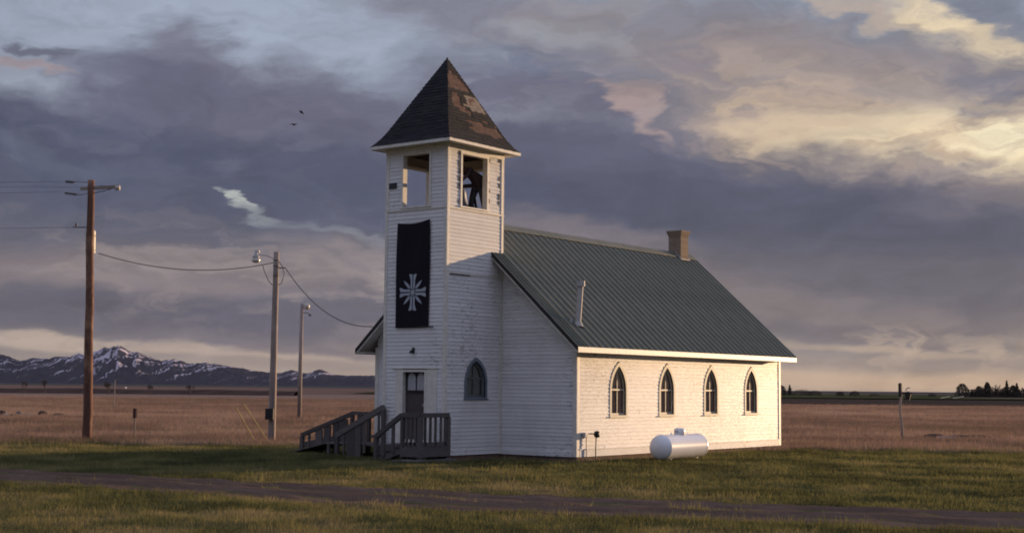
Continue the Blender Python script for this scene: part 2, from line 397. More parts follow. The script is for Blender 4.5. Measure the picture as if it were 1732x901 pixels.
def brick():
    m = Mat('chimney_brick', .9, .2)
    b = m.n('ShaderNodeTexBrick'); b.inputs['Scale'].default_value = 4.6
    b.inputs['Color1'].default_value = (.28, .21, .145, 1); b.inputs['Color2'].default_value = (.21, .155, .11, 1); b.inputs['Mortar'].default_value = (.30, .26, .21, 1)
    mp = m.n('ShaderNodeMapping'); mp.inputs['Rotation'].default_value = (R(90), 0, 0); m.l(m.tc, mp.inputs[0]); m.l(mp.outputs[0], b.inputs['Vector'])
    m.color(m.mix(m.rng(m.noise(4), .4, .8, 0, .45), b.outputs['Color'], (.18, .14, .11))); m.bump(b.outputs['Fac'], -.4, .01); return m.m
M['brick'] = brick()
M['steel'] = plain('galvanised_steel', (.46, .44, .42), (.34, .33, .32), .65, .3, 10)
M['tank'] = plain('white_tank_paint', (.88, .87, .87), (.82, .81, .81), .24, .5, 3, bump=.03)
M['tankdark'] = plain('grey_dome_steel', (.50, .49, .49), rough=.4)
M['iron'] = plain('dark_iron', (.035, .033, .035), rough=.55, metal=.3)
def polem(name, a, b, c):
    m = Mat(name, .85, .25); n = m.noise(9, (1, 1, .05), 6, .7); n2 = m.noise(1.1, (1, 1, .8), 4)
    q = m.mix(m.rng(n, .35, .65), a, b); q = m.mix(m.rng(n2, .5, .7, 0, .85), q, c); m.color(q); m.bump(n, .6, .02); return m.m
M['pole_red'] = polem('creosoted_red_pole', (.19, .095, .062), (.085, .042, .033), (.42, .25, .16))
M['pole_grey'] = polem('grey_weathered_pole', (.36, .29, .25), (.21, .17, .15), (.46, .37, .31))
M['xformer'] = plain('pale_enamel', (.42, .40, .34), rough=.4)
M['wire'] = plain('black_cable', (.035, .03, .035), rough=.6)
M['yellow'] = plain('faded_yellow_plastic', (.62, .45, .16), rough=.6)
M['lampglass'] = plain('lamp_refractor', (.65, .60, .50), (.4, .36, .3), .15, .6)
M['bell'] = plain('aged_bronze', (.24, .27, .34), (.16, .18, .23), .5, .5, 9, metal=.4)
M['skin'] = plain('skin', (.36, .20, .15), rough=.55)
M['hair'] = plain('dark_hair', (.025, .018, .015), rough=.7)
M['jacket'] = plain('dark_jacket', (.055, .036, .042), rough=.85)
M['trouser'] = plain('dark_trousers', (.050, .052, .062), rough=.9)
M['boot'] = plain('black_boots', (.015, .014, .014), rough=.5)
M['bird'] = plain('dark_feathers', (.02, .02, .03), rough=.8)
M['rock'] = tonemat('grey_stone', (.10, .09, .085), (.30, .27, .25))
M['rockpale'] = tonemat('pale_stone', (.45, .42, .38), (.62, .58, .52))
M['bark'] = plain('grey_brown_bark', (.11, .075, .06), (.07, .05, .04), .9)
M['deadtwig'] = plain('bare_brown_twigs', (.13, .09, .07), (.09, .06, .05), .95)
M['conifer'] = tonemat('dark_conifer_needles', (.034, .028, .020), (.085, .068, .048), .9)
M['brush'] = tonemat('brown_brush', (.032, .022, .020), (.075, .052, .040), .95)
M['sheet'] = plain('pale_sheet_metal', (.75, .62, .42), rough=.4)

# ------------------------------------------------------------------ ground
G0 = -.12
F2 = Vector((math.sin(YAW), math.cos(YAW))); R2 = Vector((math.cos(YAW), -math.sin(YAW)))
TW, TD = 2.2, 2.44
NX, NY0, NY1 = 2.572, 2.46, 14.48
NXL = -TW - NX
def wall_d(x, y):
    a = np.hypot(np.maximum(0, np.maximum(NXL - x, x - NX)), np.maximum(0, np.maximum(NY0 - y, y - NY1)))
    b = np.hypot(np.maximum(0, np.maximum(-TW - x, x)), np.maximum(0, np.maximum(-y, y - NY0)))
    return np.minimum(a, b)
def gz(x, y):
    """height of the ground"""
    d = np.hypot(x - CAM.x, y - CAM.y)
    q = (x - CAM.x) * F2.x + (y - CAM.y) * F2.y
    far = np.clip((q - 60) / 120, 0, 1)
    near = np.clip((70 - d) / 20, 0, 1)
    wd_ = np.clip(wall_d(x, y) / 1.2, 0, 1); near = near * wd_
    return G0 - .05 * (1 - wd_) + (fbm(x / 9., y / 9., 3, 3) - .5) * .06 + near * (fbm(x / .9, y / .9, 3, 6) - .5) * .065 + far * (fbm(x / 90., y / 90., 3, 8) - .5) * .25
def ground_mat():
    m = Mat('prairie_ground', .95, 0)
    sx = m.n('ShaderNodeSeparateXYZ'); m.l(m.geo, sx.inputs[0])
    q = m.math('ADD', m.math('MULTIPLY', m.math('SUBTRACT', sx.outputs[0], CAM.x), F2.x), m.math('MULTIPLY', m.math('SUBTRACT', sx.outputs[1], CAM.y), F2.y))
    lat = m.math('ADD', m.math('MULTIPLY', m.math('SUBTRACT', sx.outputs[0], CAM.x), R2.x), m.math('MULTIPLY', m.math('SUBTRACT', sx.outputs[1], CAM.y), R2.y))
    n = m.noise(.35, vec=m.geo, det=8, rough=.65); nf = m.noise(.02, vec=m.geo, det=6, rough=.6); nn = m.noise(3.5, vec=m.geo, det=6)
    lawn = m.ramp(nn, [(.3, (.065, .062, .030)), (.5, (.105, .096, .042)), (.7, (.16, .125, .06))])
    dry = m.ramp(n, [(.3, (.17, .125, .10)), (.5, (.25, .170, .132)), (.72, (.33, .22, .165))])
    dry = m.mix(m.rng(nf, .42, .62, 0, .55), dry, (.17, .12, .085))
    edge = m.rng(m.math('ADD', q, m.math('MULTIPLY', m.math('SUBTRACT', n, .5), 12.)), 45, 50)
    c = m.mix(edge, lawn, dry)
    # distance bands of the fields
    tan = m.mix(m.rng(nf, .35, .65), (.19, .125, .095), (.15, .10, .08))
    c = m.mix(m.rng(m.math('ADD', q, m.math('MULTIPLY', nf, 30.)), 318, 326), c, tan)
    far = m.mix(m.rng(nf, .35, .65), (.055, .058, .058), (.08, .078, .072))
    c = m.mix(m.rng(q, 1150, 1350), c, far)
    m.color(c); m.bump(n, .5, .08); return m.m
M['ground'] = ground_mat()
th = np.concatenate([np.linspace(R(-37.4 - 34), R(-37.4 + 34), 520), np.linspace(R(-37.4 + 37), R(-37.4 + 323), 60)])
rr = np.concatenate([[.5], np.linspace(6, 70, 380), np.geomspace(71.5, 15000, 140)])
TH, RR = np.meshgrid(th, rr)
X, Y = CAM.x + RR * np.sin(TH), CAM.y + RR * np.cos(TH)
grid_mesh('ground', X, Y, gz(X, Y) * np.clip((3000 - RR) / 1000, 0, 1) + G0 * (1 - np.clip((3000 - RR) / 1000, 0, 1)), M['ground'], kind='structure')

def strip(name, q0, q1, l0, l1, mat, dz, nq=20, nl=80, wob=0, label=None):
    q = np.linspace(0, 1, nq)[:, None]; l = np.linspace(l0, l1, nl)[None, :]
    a = q0 + wob * (fbm(l / 60, l * 0, 4, 21) - .5); b = q1 + wob * (fbm(l / 70, l * 0 + 5, 4, 22) - .5)
    Q = a + (b - a) * q; Lm = l + 0 * Q
    X = CAM.x + Q * F2.x + Lm * R2.x; Y = CAM.y + Q * F2.y + Lm * R2.y
    return grid_mesh(name, X, Y, gz(X, Y) + dz, mat, kind='structure')
def fieldm(name, a, b, sc=.05):
    m = Mat(name, .95, 0); n = m.noise(sc, vec=m.geo, det=8, rough=.7, st=(1, .35, 1)); m.color(m.ramp(n, [(.35, a), (.65, b)])); return m.m
strip('ploughed_field', 200, 330, -20, 260, fieldm('dark_ploughed_soil', (.052, .040, .032), (.075, .056, .044)), .10, wob=6)
strip('green_field', 345, 900, -40, 900, fieldm('winter_wheat', (.050, .056, .026), (.075, .070, .036), .01), .25, 30)
strip('stubble_field', 360, 470, 130, 900, fieldm('tan_stubble', (.14, .11, .07), (.10, .08, .055), .03), .32)
# low dark embankment running across the left of the plain
l = np.linspace(-330, -40, 240)[None, :]; q = np.linspace(-1, 1, 9)[:, None]
Q = 262 + 6 * q + 6 * (fbm(l / 50, l * 0, 3, 2) - .5); H = np.exp(-(q * 1.6) ** 2) * (.75 + .5 * fbm(l / 9, q * 2, 4, 4))
X = CAM.x + Q * F2.x + l * R2.x; Y = CAM.y + Q * F2.y + l * R2.y
grid_mesh('embankment', X, Y, gz(X, Y) - .12 + H, fieldm('dark_ditch_brush', (.060, .038, .032), (.10, .065, .05), .3), kind='structure')

# dirt road
RP = [(-60, -17.2, -24.5), (-30, -14.6, -19.0), (-12, -12.4, -15.2), (-4.2, -10.4, -13.0), (1.5, -9.35, -12.3), (5, -8.7, -11.9), (8.7, -7.85, -11.5), (11.6, -7.1, -10.55), (16.8, -5.3, -8.7), (24, -2.6, -6.2), (40, 4, .2), (70, 17, 13)]
rx = np.array([p[0] for p in RP]); ra = np.array([p[1] for p in RP]); rb = np.array([p[2] for p in RP])
def road_v(x, y):
    """0 at the far edge, 1 at the near edge"""
    a = np.interp(x, rx, ra); b = np.interp(x, rx, rb); return (y - a) / (b - a)
xs = np.linspace(-60, 60, 700)[None, :]; vv = np.linspace(-.02, 1.02, 44)[:, None]
a = np.interp(xs, rx, ra); b = np.interp(xs, rx, rb)
wig = (fbm(xs / .9, xs * 0 + 3, 5, 31, .65) - .5) * .9; wig2 = (fbm(xs / .9, xs * 0 + 9, 5, 32, .65) - .5) * .9
Y = (a + wig) + ((b + wig2) - (a + wig)) * vv; X = xs + 0 * Y
rut = -.035 * np.exp(-((vv - .27) / .09) ** 2) - .035 * np.exp(-((vv - .72) / .09) ** 2) + .012 * np.exp(-((vv - .5) / .12) ** 2)
Z = gz(X, Y) + .032 + rut + (fbm(X * 1.5, Y * 3.2, 5, 5, .6) - .5) * .045 - .05 * (np.abs(vv - .5) > .505)
def road_mat():
    m = Mat('packed_dirt', .93, 0)
    n = m.noise(1.2, (.35, 1.2, 1), 8, .7, vec=m.geo); n2 = m.noise(9, vec=m.geo, det=6)
    c = m.ramp(n, [(.3, (.085, .056, .042)), (.5, (.125, .083, .062)), (.7, (.165, .115, .088))])
    m.color(m.mix(m.rng(n2, .45, .75, 0, .5), c, (.045, .032, .028))); m.bump(n2, .5, .03); return m.m
grid_mesh('dirt_road', X, Y, Z, road_mat(), kind='structure')

# ------------------------------------------------------------------ mountains and far hills
def skyline(prof, D, name, mat, depth, zscale=1, seed=1, nx=1100, ny=110, ridge=.5):
    us = np.array([p[0] for p in prof], float); vs = np.array([p[1] for p in prof], float)
    u = np.linspace(us[0], us[-1], nx); v = np.interp(u, us, vs) + (fbm(u / 7., u * 0, 4, seed + 5, .6) - .5) * 5 * np.clip((650 - np.interp(u, us, vs)) / 40, 0, 1)
    ang = [pix(a_, b_) for a_, b_ in zip(u, v)]
    A = np.array([YAW + a_[0] for a_ in ang]); E = np.tan(np.array([a_[1] for a_ in ang]))
    t = np.linspace(0, 1, ny)[:, None]                       # 0 foot, .62 crest, 1 back
    rad = D - depth * .6 + depth * t
    H = E[None, :] * D + CAM.z
    sh = np.where(t < .62, (t / .62) ** 1.25, 1 - (t - .62) / .38 * .9)
    s = A[None, :] * D
    n = fbm((s + 0 * t) / 420., rad / 700., 6, seed, .55); rid = 1 - np.abs(2 * n - 1)
    n2 = fbm(s / 130. + rad / 500., rad / 420., 5, seed + 40, .6); rid2 = 1 - np.abs(2 * n2 - 1)
    n3 = fbm(s / 55. + rad / 260., rad / 260., 4, seed + 90, .6); bump = (rid - .62) * .75 + (rid2 - .6) * .55 + (1 - np.abs(2 * n3 - 1) - .6) * .22
    env = np.sin(np.clip(t / .62, 0, 1) * math.pi) ** .8 * .75 + .06
    Hh = H * (sh + bump * env * ridge)
    X = CAM.x + rad * np.sin(A)[None, :]; Y = CAM.y + rad * np.cos(A)[None, :]
    return grid_mesh(name, X, Y, Hh + G0 - 1, mat, kind='structure')
def mount_mat():
    m = Mat('forested_rock_and_snow', .95, 0)
    sx = m.n('ShaderNodeSeparateXYZ'); m.l(m.geo, sx.inputs[0])
    n = m.noise(.012, vec=m.geo, det=9, rough=.7)
    base = m.ramp(n, [(.3, (.012, .015, .030)), (.55, (.019, .022, .038)), (.7, (.032, .034, .050))])
    nr = m.n('ShaderNodeNewGeometry'); ns = m.n('ShaderNodeSeparateXYZ'); m.l(nr.outputs['Normal'], ns.inputs[0])
    lt_ = m.math('ADD', m.math('MULTIPLY', sx.outputs[0], R2.x), m.math('MULTIPLY', sx.outputs[1], R2.y))
    lt_ = m.math('ADD', lt_, m.math('MULTIPLY', sx.outputs[2], .9)); cb = m.n('ShaderNodeCombineXYZ'); m.l(lt_, cb.inputs[0]); m.l(sx.outputs[2], cb.inputs[1])
    sn = m.noise(.030, (1, .28, 1), 7, .66, .5, vec=cb.outputs[0])
    hgt = m.rng(sx.outputs[2], 10, 190, -.075, .085)
    f = m.rng(m.math('ADD', sn, hgt), .545, .615)
    m.color(m.mix(f, base, (.42, .37, .42))); return m.m
prof = [(-260, 612), (-120, 604), (-40, 602), (0, 599), (18, 603), (32, 609), (60, 605), (80, 606), (100, 601), (118, 603), (133, 597), (145, 602), (160, 593), (168, 590), (176, 586), (184, 588), (193, 584), (200, 583), (209, 588), (220, 593), (236, 596), (250, 602), (263, 606), (276, 609), (290, 607), (306, 608), (322, 614), (345, 613), (362, 615), (385, 618), (410, 622), (430, 627), (455, 629), (475, 630), (492, 625), (505, 628), (520, 631), (532, 626), (541, 624), (552, 628), (566, 633), (590, 634), (640, 635), (760, 640), (900, 646), (1100, 651), (1250, 656), (1300, 659)]
skyline(prof, 8600, 'mountains', mount_mat(), 3200, ridge=.46)
prof2 = [(1180, 660), (1330, 660.5), (1400, 661), (1520, 662.2), (1620, 663), (1800, 664), (2050, 665)]
skyline(prof2, 4200, 'hills', fieldm('distant_hill_brush', (.055, .060, .075), (.075, .075, .085), .01), 900, seed=9, nx=300, ny=14, ridge=.15)

# ------------------------------------------------------------------ church
TW, TD = 2.2, 2.44        # tower width and depth (X from -TW to 0)
NX, NY0, NY1 = 2.572, 2.46, 14.48
NXL = -TW - NX
EAVE_X, EZ, SL, RX = 2.95, 2.951, .9, -TW / 2
HR = EZ + SL * (EAVE_X - RX)
def roofz(x): return EZ + SL * (EAVE_X - abs(x - RX) - RX)
church = empty('church', (0, 0, 0), label='white clapboard country church with belfry tower and dark green metal roof', cat='church')

def siding(name, org, ud, nd_, z0, z1, ext, holes, expo=.105, parent=church, mat=None, th=.0155, flat=False, seed=0, kind='stuff', inset=0, damage=None):
    rs = random.Random(seed); org, ud, nd_ = Vector(org), Vector(ud), Vector(nd_); mb = MB()
    k = max(1, round((z1 - z0) / expo)); e = (z1 - z0) / k
    for i in range(k):
        lo, hi = z0 + i * e, z0 + (i + 1) * e; mid = (lo + hi) / 2
        ends = [lambda z, f=ext: f(z)[0]]
        act = sorted([h for h in holes if h(mid) is not None], key=lambda h: h(mid)[0])
        def val(h, z, s):
            r = h(z); r = r if r is not None else h(mid); return r[s]
        for h in act:
            ends += [lambda z, h=h: val(h, z, 0), lambda z, h=h: val(h, z, 1)]
        ends.append(lambda z, f=ext: f(z)[1])
        for a, b in zip(ends[::2], ends[1::2]):
            a0, a1, b0, b1 = a(lo), a(hi), b(lo), b(hi)
            if (b0 + b1 - a0 - a1) / 2 < .01: continue
            cuts = [0.]
            ln = (b0 + b1 - a0 - a1) / 2
            if not flat:
                p = rs.uniform(.6, 3.6)
                while p < ln - .5: cuts.append(p / ln); p += rs.uniform(2.2, 4.2)
            cuts.append(1.)
            for c0, c1 in zip(cuts, cuts[1:]):
                g = 0 if flat else .0015
                l0, l1 = a0 + (b0 - a0) * c0 + g, a0 + (b0 - a0) * c1 - g
                h0, h1 = a1 + (b1 - a1) * c0 + g, a1 + (b1 - a1) * c1 - g
                t = rs.random(); o1 = th * (1 + rs.uniform(-.15, .2)); dz = 0 if flat else rs.uniform(-.0025, .0025); dz2 = 0 if flat else rs.uniform(-.0025, .0025)
                if flat:
                    mb.quad(org + ud * l0 + nd_ * inset + Vector((0, 0, lo)), org + ud * l1 + nd_ * inset + Vector((0, 0, lo)), org + ud * h1 + nd_ * inset + Vector((0, 0, hi)), org + ud * h0 + nd_ * inset + Vector((0, 0, hi)), t)
                    continue
                if damage and damage((l0 + l1) / 2, mid, rs): continue
                Z = lambda z: Vector((0, 0, z))
                A, Bq = org + ud * l0 + nd_ * o1 + Z(lo + dz), org + ud * l1 + nd_ * o1 + Z(lo + dz2)
                D_, E_ = org + ud * h1 + nd_ * .003 + Z(hi + .006), org + ud * h0 + nd_ * .003 + Z(hi + .006)
                mb.quad(A, Bq, D_, E_, t)
                mb.quad(A - nd_ * o1, Bq - nd_ * o1, Bq, A, t)
                mb.quad(A - nd_ * o1, A, E_, E_ - nd_ * .004, t); mb.quad(Bq, Bq - nd_ * o1, D_ - nd_ * .004, D_, t)
    return mb.build(name, mat or M['siding'], parent, kind=kind)
def lancet(c, h, zb, zs, za):
    H = za - zs; Rr = (H * H + h * h) / (2 * h)
    def f(z):
        if z < zb or z > za: return None
        if z <= zs: k = h
        else: k = max(0, math.sqrt(max(0, Rr * Rr - (z - zs) ** 2)) - (Rr - h))
        return (c - k, c + k)
    return f
def rect(u0, u1, zb, zt):
    return lambda z: (u0, u1) if zb <= z <= zt else None
def outline(h, zb, zs, za, n=12):
    f = lancet(0, h, zb, zs, za); pts = [(-h, zb)]
    for i in range(n + 1):
        z = zs + (za - zs) * math.sin(math.pi / 2 * i / n); pts.append((f(min(z, za - 1e-6))[0] if i < n else 0, z))
    return pts + [(-u, z) for u, z in pts[:-1]][::-1]

WZB, WZS, WZA = 1.10, 1.78, 2.47
WY = [4.52, 7.14, 9.78, 12.42]
def wall(parent, name, org, ud, nd_, z0, z1, ext, holes, **kw):
    s = siding(name, org, ud, nd_, z0, z1, ext, holes, parent=parent, mat=M['inner'], flat=True, inset=-.02, kind=None)
    siding('clapboard_siding', org, ud, nd_, z0, z1, ext, holes, parent=s, **kw); return s
wh = [lancet(y - NY0, .46, WZB - .09, WZS, WZA + .11) for y in WY]
LN = NY1 - NY0
wr = wall(church, 'side_wall', (NX, NY0, 0), (0, 1, 0), (1, 0, 0), .20, 3.02, lambda z: (.05, LN - .05), wh, seed=3)
wl = wall(church, 'side_wall', (NXL, NY1, 0), (0, -1, 0), (-1, 0, 0), .20, 3.02, lambda z: (.05, LN - .05), [lancet(NY1 - y, .46, WZB - .09, WZS, WZA + .11) for y in WY], seed=4)
def gext(x0, sgn):
    return None
# front gable: right piece, left piece, and the strip hidden behind the tower
def ge_r(z): return (.0, min(NX, (HR - .05 - z) / SL + RX) - .0)
wall(church, 'gable_wall', (0, NY0, 0), (1, 0, 0), (0, -1, 0), .12, 6.0, lambda z: (0.03, max(.03, min(NX - .05, (HR - .08 - z) / SL + RX))), [], seed=5)
wall(church, 'gable_wall', (NXL, NY0, 0), (1, 0, 0), (0, -1, 0), .12, 6.0, lambda z: (max(.05, RX - (HR - .08 - z) / SL - NXL), -TW - NXL - .03), [], seed=6)
wall(church, 'gable_wall', (NX, NY1, 0), (-1, 0, 0), (0, 1, 0), .12, 6.5, lambda z: (max(.05, NX - ((HR - .08 - z) / SL + RX)), min(NX - NXL - .05, NX - (RX - (HR - .08 - z) / SL))), [], seed=7)
# corner boards, skirt, foundation
def cboard(x, y, sx_, sy_, z0=.0, z1=3.0, w_=.11, parent=church):
    mb = MB()
    a, b = sorted((x + sx_ * .026, x - sx_ * w_)); c, d = sorted((y + sy_ * .026, y - sy_ * .002)); mb.box(a, b, c, d, z0, z1)
    a, b = sorted((x + sx_ * .0262, x - sx_ * .002)); c, d = sorted((y - sy_ * .0025, y - sy_ * w_)); mb.box(a, b, c, d, z0, z1 - .002)
    return mb.build('corner_board', M['trim'], parent, bevel=.004)
for a in ((NX, NY0, 1, -1), (NX, NY1, 1, 1), (NXL, NY0, -1, -1), (NXL, NY1, -1, 1)): cboard(*a)
mb = MB().box(NX - .02, NX + .03, NY0 + .12, NY1 - .12, 0, .19).box(NX - .02, NX + .045, NY0 + .12, NY1 - .12, .19, .215)
mb.build('skirt_board', M['siding'], church)
MB().box(0.03, NX - .12, NY0 - .03, NY0 + .02, 0.0, .12).build('skirt_board', M['siding'], church)
MB().box(NXL + .12, -TW - .03, NY0 - .03, NY0 + .02, 0.0, .12).build('skirt_board', M['siding'], church)
mb = MB().box(NXL + .04, NX - .03, NY0 + .03, NY1 - .03, -.6, 0).box(-TW + .03, -.03, .03, NY0 + .1, -.6, -.003)
mb.build('foundation', M['foundation'], church)
MB().box(NXL + .1, NX - .1, NY0 + .1, NY1 - .1, .1, .14).build('floor', M['plank'], church)

# nave roof
TH_ = .05; FY0, FY1 = 1.977, 14.93
roof = MB()
for s in (1, -1):
    xe = RX + s * (EAVE_X - RX)
    xm = RX + s * .001
    for (y0, y1, xt) in ((FY0, NY0, None), (NY0, FY1, 1)):
        # ahead of the gable plane the slope stops where it meets the tower
        xt_ = (0.0 + .005 if s > 0 else -TW - .005) if xt is None else xm
        zt = roofz(xt_)
        vs = [(xe, y0, EZ), (xe, y1, EZ), (xt_, y1, zt), (xt_, y0, zt)]
        vs2 = [(a_, b_, c_ - TH_) for a_, b_, c_ in vs]
        roof.add(vs + vs2, [(0, 1, 2, 3), (7, 6, 5, 4), (0, 4, 5, 1), (1, 5, 6, 2), (2, 6, 7, 3), (3, 7, 4, 0)])
roof = roof.build('roof', M['trim'], church)
# ribbed sheets, laid from eave to ridge
slen = math.hypot(EAVE_X - RX, HR - EZ); sang = math.atan2(HR - EZ, EAVE_X - RX)
def panel_mesh(wd, length, x0=0.):
    mb = MB(); t = .004; n = 3; p = wd / n; prof = []
    for i in range(n):
        b = i * p
        prof += [(b, .0), (b + p * .36, .0), (b + p * .40, .006), (b + p * .44, 0), (b + p * .66, 0), (b + p * .70, .006), (b + p * .74, 0), (b + p - .034, 0), (b + p - .024, .026), (b + p - .010, .026)]
    prof.append((wd, 0))
    for (a_, za), (b_, zb_) in zip(prof, prof[1:]):
        mb.quad((x0, a_, za), (length, a_, za), (length, b_, zb_), (x0, b_, zb_))
    for (a_, za), (b_, zb_) in zip(prof, prof[1:]):
        mb.quad((x0, a_, za - .012), (x0, a_, za), (x0, b_, zb_), (x0, b_, zb_ - .012))
    me = bpy.data.meshes.new('roof_panel'); me.from_pydata(mb.v, [], mb.f); me.materials.append(M['roof']); return me
NP = 14; pw = (FY1 + .01 - (FY0 - .01)) / NP
pm = panel_mesh(pw - .002, slen + .01, -.02)
front_len = math.hypot(EAVE_X - .01, SL * (EAVE_X - .01))
# the first sheet runs past the gable along the tower, so it is cut short there
pmf = panel_mesh((NY0 - FY0 + .01) - .002, math.hypot(EAVE_X - .008, SL * (EAVE_X - .008)), -.02)
rest = (FY1 + .01 - NY0) / (NP - 1); pm = panel_mesh(rest - .002, slen + .004, -.02)
for s in (1, -1):
    for i in range(NP):
        me = pmf if i == 0 else pm
        y = FY0 - .01 if i == 0 else NY0 + (i - 1) * rest
        o = link_mesh('roof_panel', me, roof)
        X_ = Vector((-s * math.cos(sang), 0, math.sin(sang))); Z_ = Vector((s * math.sin(sang), 0, math.cos(sang)))
        mt = Matrix.Identity(4)
        for r_ in range(3): mt[r_][0] = X_[r_]; mt[r_][1] = (0, 1, 0)[r_]; mt[r_][2] = Z_[r_]
        org = Vector((RX + s * (EAVE_X - RX), y, EZ)) + Z_ * .006
        for r_ in range(3): mt[r_][3] = org[r_]
        o.matrix_local = mt
mb = MB()
for s in (1, -1):
    a_ = Vector((RX, NY0 + .02, HR + .052)); b_ = Vector((RX + s * .20, NY0 + .02, HR + .050 - .20 * SL))
    d = Vector((0, FY1 - NY0, 0)); mb.quad(a_, a_ + d, b_ + d, b_)
    mb.quad(b_, b_ + d, b_ + d - Vector((0, 0, .008)), b_ - Vector((0, 0, .008)))
mb.build('ridge_cap', M['roof'], roof)
# rake and eave boards
for s in (1, -1):
    xe = RX + s * (EAVE_X - RX); xt = .003 if s > 0 else -TW - .003
    for (y, xt_, nm) in ((FY0, xt, 0), (FY1, RX, 1)):
        zt = roofz(xt_); dy = -.022 if nm == 0 else .022
        for (o0, o1, mat, yo, nme) in ((.018, -.115, M['roof_edge'], .012, 'rake_trim'), (-.117, -.17, M['trim'], 0, 'rake_board')):
            y0, y1 = sorted((y, y + dy * (1 + yo * 60)))
            ex = .02 if o0 > 0 else -.005
            vs = [(xe + s * ex, y_, EZ + o_ - SL * ex) for y_ in (y0, y1) for o_ in (o0, o1)] + [(xt_, y_, zt + o_) for y_ in (y0, y1) for o_ in (o0, o1)]
            MB().add(vs, [(0, 1, 3, 2), (4, 6, 7, 5), (0, 2, 6, 4), (1, 5, 7, 3), (0, 4, 5, 1), (2, 3, 7, 6)]).build(nme, mat, roof)
    a_, b_ = sorted((xe - s * .004, xe + s * .022))
    MB().box(a_, b_, FY0 - .02, FY1 + .02, EZ - .155, EZ - .012).build('eave_fascia', M['trim'], roof)
    a_, b_ = sorted((xe - s * .005, (NX if s > 0 else NXL) + s * .03))
    MB().box(a_, b_, FY0 + .002, FY1 - .002, EZ - .12, EZ - .10).build('soffit', M['trim'], roof)
# chimney near the back of the ridge
CY = 14.02
mb = MB().box(RX - .25, RX + .25, CY - .25, CY + .25, HR - .5, HR + .62)
for i in range(3): mb.box(RX - .27 - i * .02, RX + .27 + i * .02, CY - .27 - i * .02, CY + .27 + i * .02, HR + .62 + i * .065, HR + .62 + (i + 1) * .065 - .004)
ch = mb.build('chimney', M['brick'], roof)
mb = MB()
for s in (1, -1): mb.bar((RX + s * .26, CY - .29, HR - .21), (RX + s * .26, CY + .29, HR - .21), .09, .03)
mb.bar((RX + .02, CY - .27, HR + .01), (RX + .28, CY - .27, HR - .22), .03, .08).bar((RX + .02, CY + .27, HR + .01), (RX + .28, CY + .27, HR - .22), .03, .08)
mb.build('flashing', M['steel'], roof)
# stovepipe on the right slope
px_, py_ = 2.24, 2.97; pz = roofz(px_)
mb = MB().tube([(px_, py_, pz - .1), (px_ + .01, py_ + .10, pz + .95), (px_ + .012, py_ + .11, pz + 1.12)], .082, 14)
mb.tube([(px_ + .012, py_ + .11, pz + 1.05), (px_ + .012, py_ + .11, pz + 1.20)], [.125, .125], 14).tube([(px_, py_ + .01, pz - .06), (px_, py_ + .02, pz + .10)], [.16, .075], 14)
mb.build('stovepipe', M['steel'], roof, smooth=False)
MB().tube([(2.19, 2.72, roofz(2.19) - .02), (2.19, 2.72, roofz(2.19) + .13)], .035, 10).build('vent_pipe', M['steel'], roof)

# ---- lancet windows
def ring(outer, inner, n0, n1):
    mb = MB(); k = len(outer)
    for i in range(k - 1):
        (a, b), (c, d), (e, f_), (g, h) = outer[i], outer[i + 1], inner[i], inner[i + 1]
        mb.quad((n1, a, b), (n1, c, d), (n1, g, h), (n1, e, f_)); mb.quad((n0, a, b), (n0, c, d), (n1, c, d), (n1, a, b)); mb.quad((n0, e, f_), (n1, e, f_), (n1, g, h), (n0, g, h))
    return mb
def make_window(h, zb, zs, za, mats, parent, cw=.09, curtain=True, depth=.075):
    """local frame: y along the wall, x outward, z up, origin below the opening on the wall plane"""
    fo = outline(h + cw, zb, zs, za + cw * 1.25); fi = outline(h, zb, zs, za)
    mb = ring(fo, fi, -.02, .024); mb.box(-.02, .022, -h - cw - .0, h + cw, zb - .03, zb - .001)
    win = mb.build('window', mats[0], parent)
    rv = MB()
    for (a, b), (c, d) in zip(fi, fi[1:]): rv.quad((-.001 + .0245, a, b), (-depth, a, b), (-depth, c, d), (-.001 + .0245, c, d))
    rv.quad((.022, -h, zb), (.022, h, zb), (-depth, h, zb), (-depth, -h, zb)); rv.build('window_reveal', mats[1], win)
    MB().box(-.01, .050, -h - cw - .03, h + cw + .03, zb - .065, zb - .031).build('window_sill', mats[0], win)
    hm, sm = h - .03, za - .04
    sash = ring(outline(h - .001, zb, zs, za - .002), outline(h - .045, zb + .045, zs, za - .07), -depth, -depth + .035)
    sash.box(-depth, -depth + .035, -h + .002, h - .002, zb + .001, zb + .06)
    sash.build('sash', mats[2], win)
    mr = zb + (za - zb) * .52
    MB().box(-depth + .004, -depth + .042, -h + .04, h - .04, mr - .022, mr + .022).build('meeting_rail', mats[2], win)
    MB().box(-depth + .006, -depth + .034, -.014, .014, zb + .06, mr - .023).build('muntin', mats[2], win)
    MB().box(-depth + .006, -depth + .034, -.014, .014, mr + .023, za - .07).build('muntin', mats[2], win)
    gl = MB(); o_ = outline(h - .02, zb + .01, zs, za - .03)
    gl.add([(-depth + .015, a, b) for a, b in o_], [tuple(range(len(o_)))[::-1]]); gl.build('pane', M['glass'], win)
    if curtain:
        cu = MB(); k = 16; ys = np.linspace(-h - .05, h + .05, k + 1)
        for i in range(k):
            a0, a1 = ys[i], ys[i + 1]; x0, x1 = (-depth - .03 + .012 * (i % 2), -depth - .03 + .012 * ((i + 1) % 2))
            cu.quad((x0, a0, zb - .02), (x1, a1, zb - .02), (x1, a1, za), (x0, a0, za))
        cu.build('curtain', mats[3], win)
    return win
W0 = make_window(.37, WZB, WZS, WZA, (M['casing'], M['reveal'], M['muntin'], M['curtain']), church)
W0.location = (NX, WY[0], 0)
for i, y in enumerate(WY[1:]):
    c = copy_tree(W0, church); c.location = (NX, y, 0)
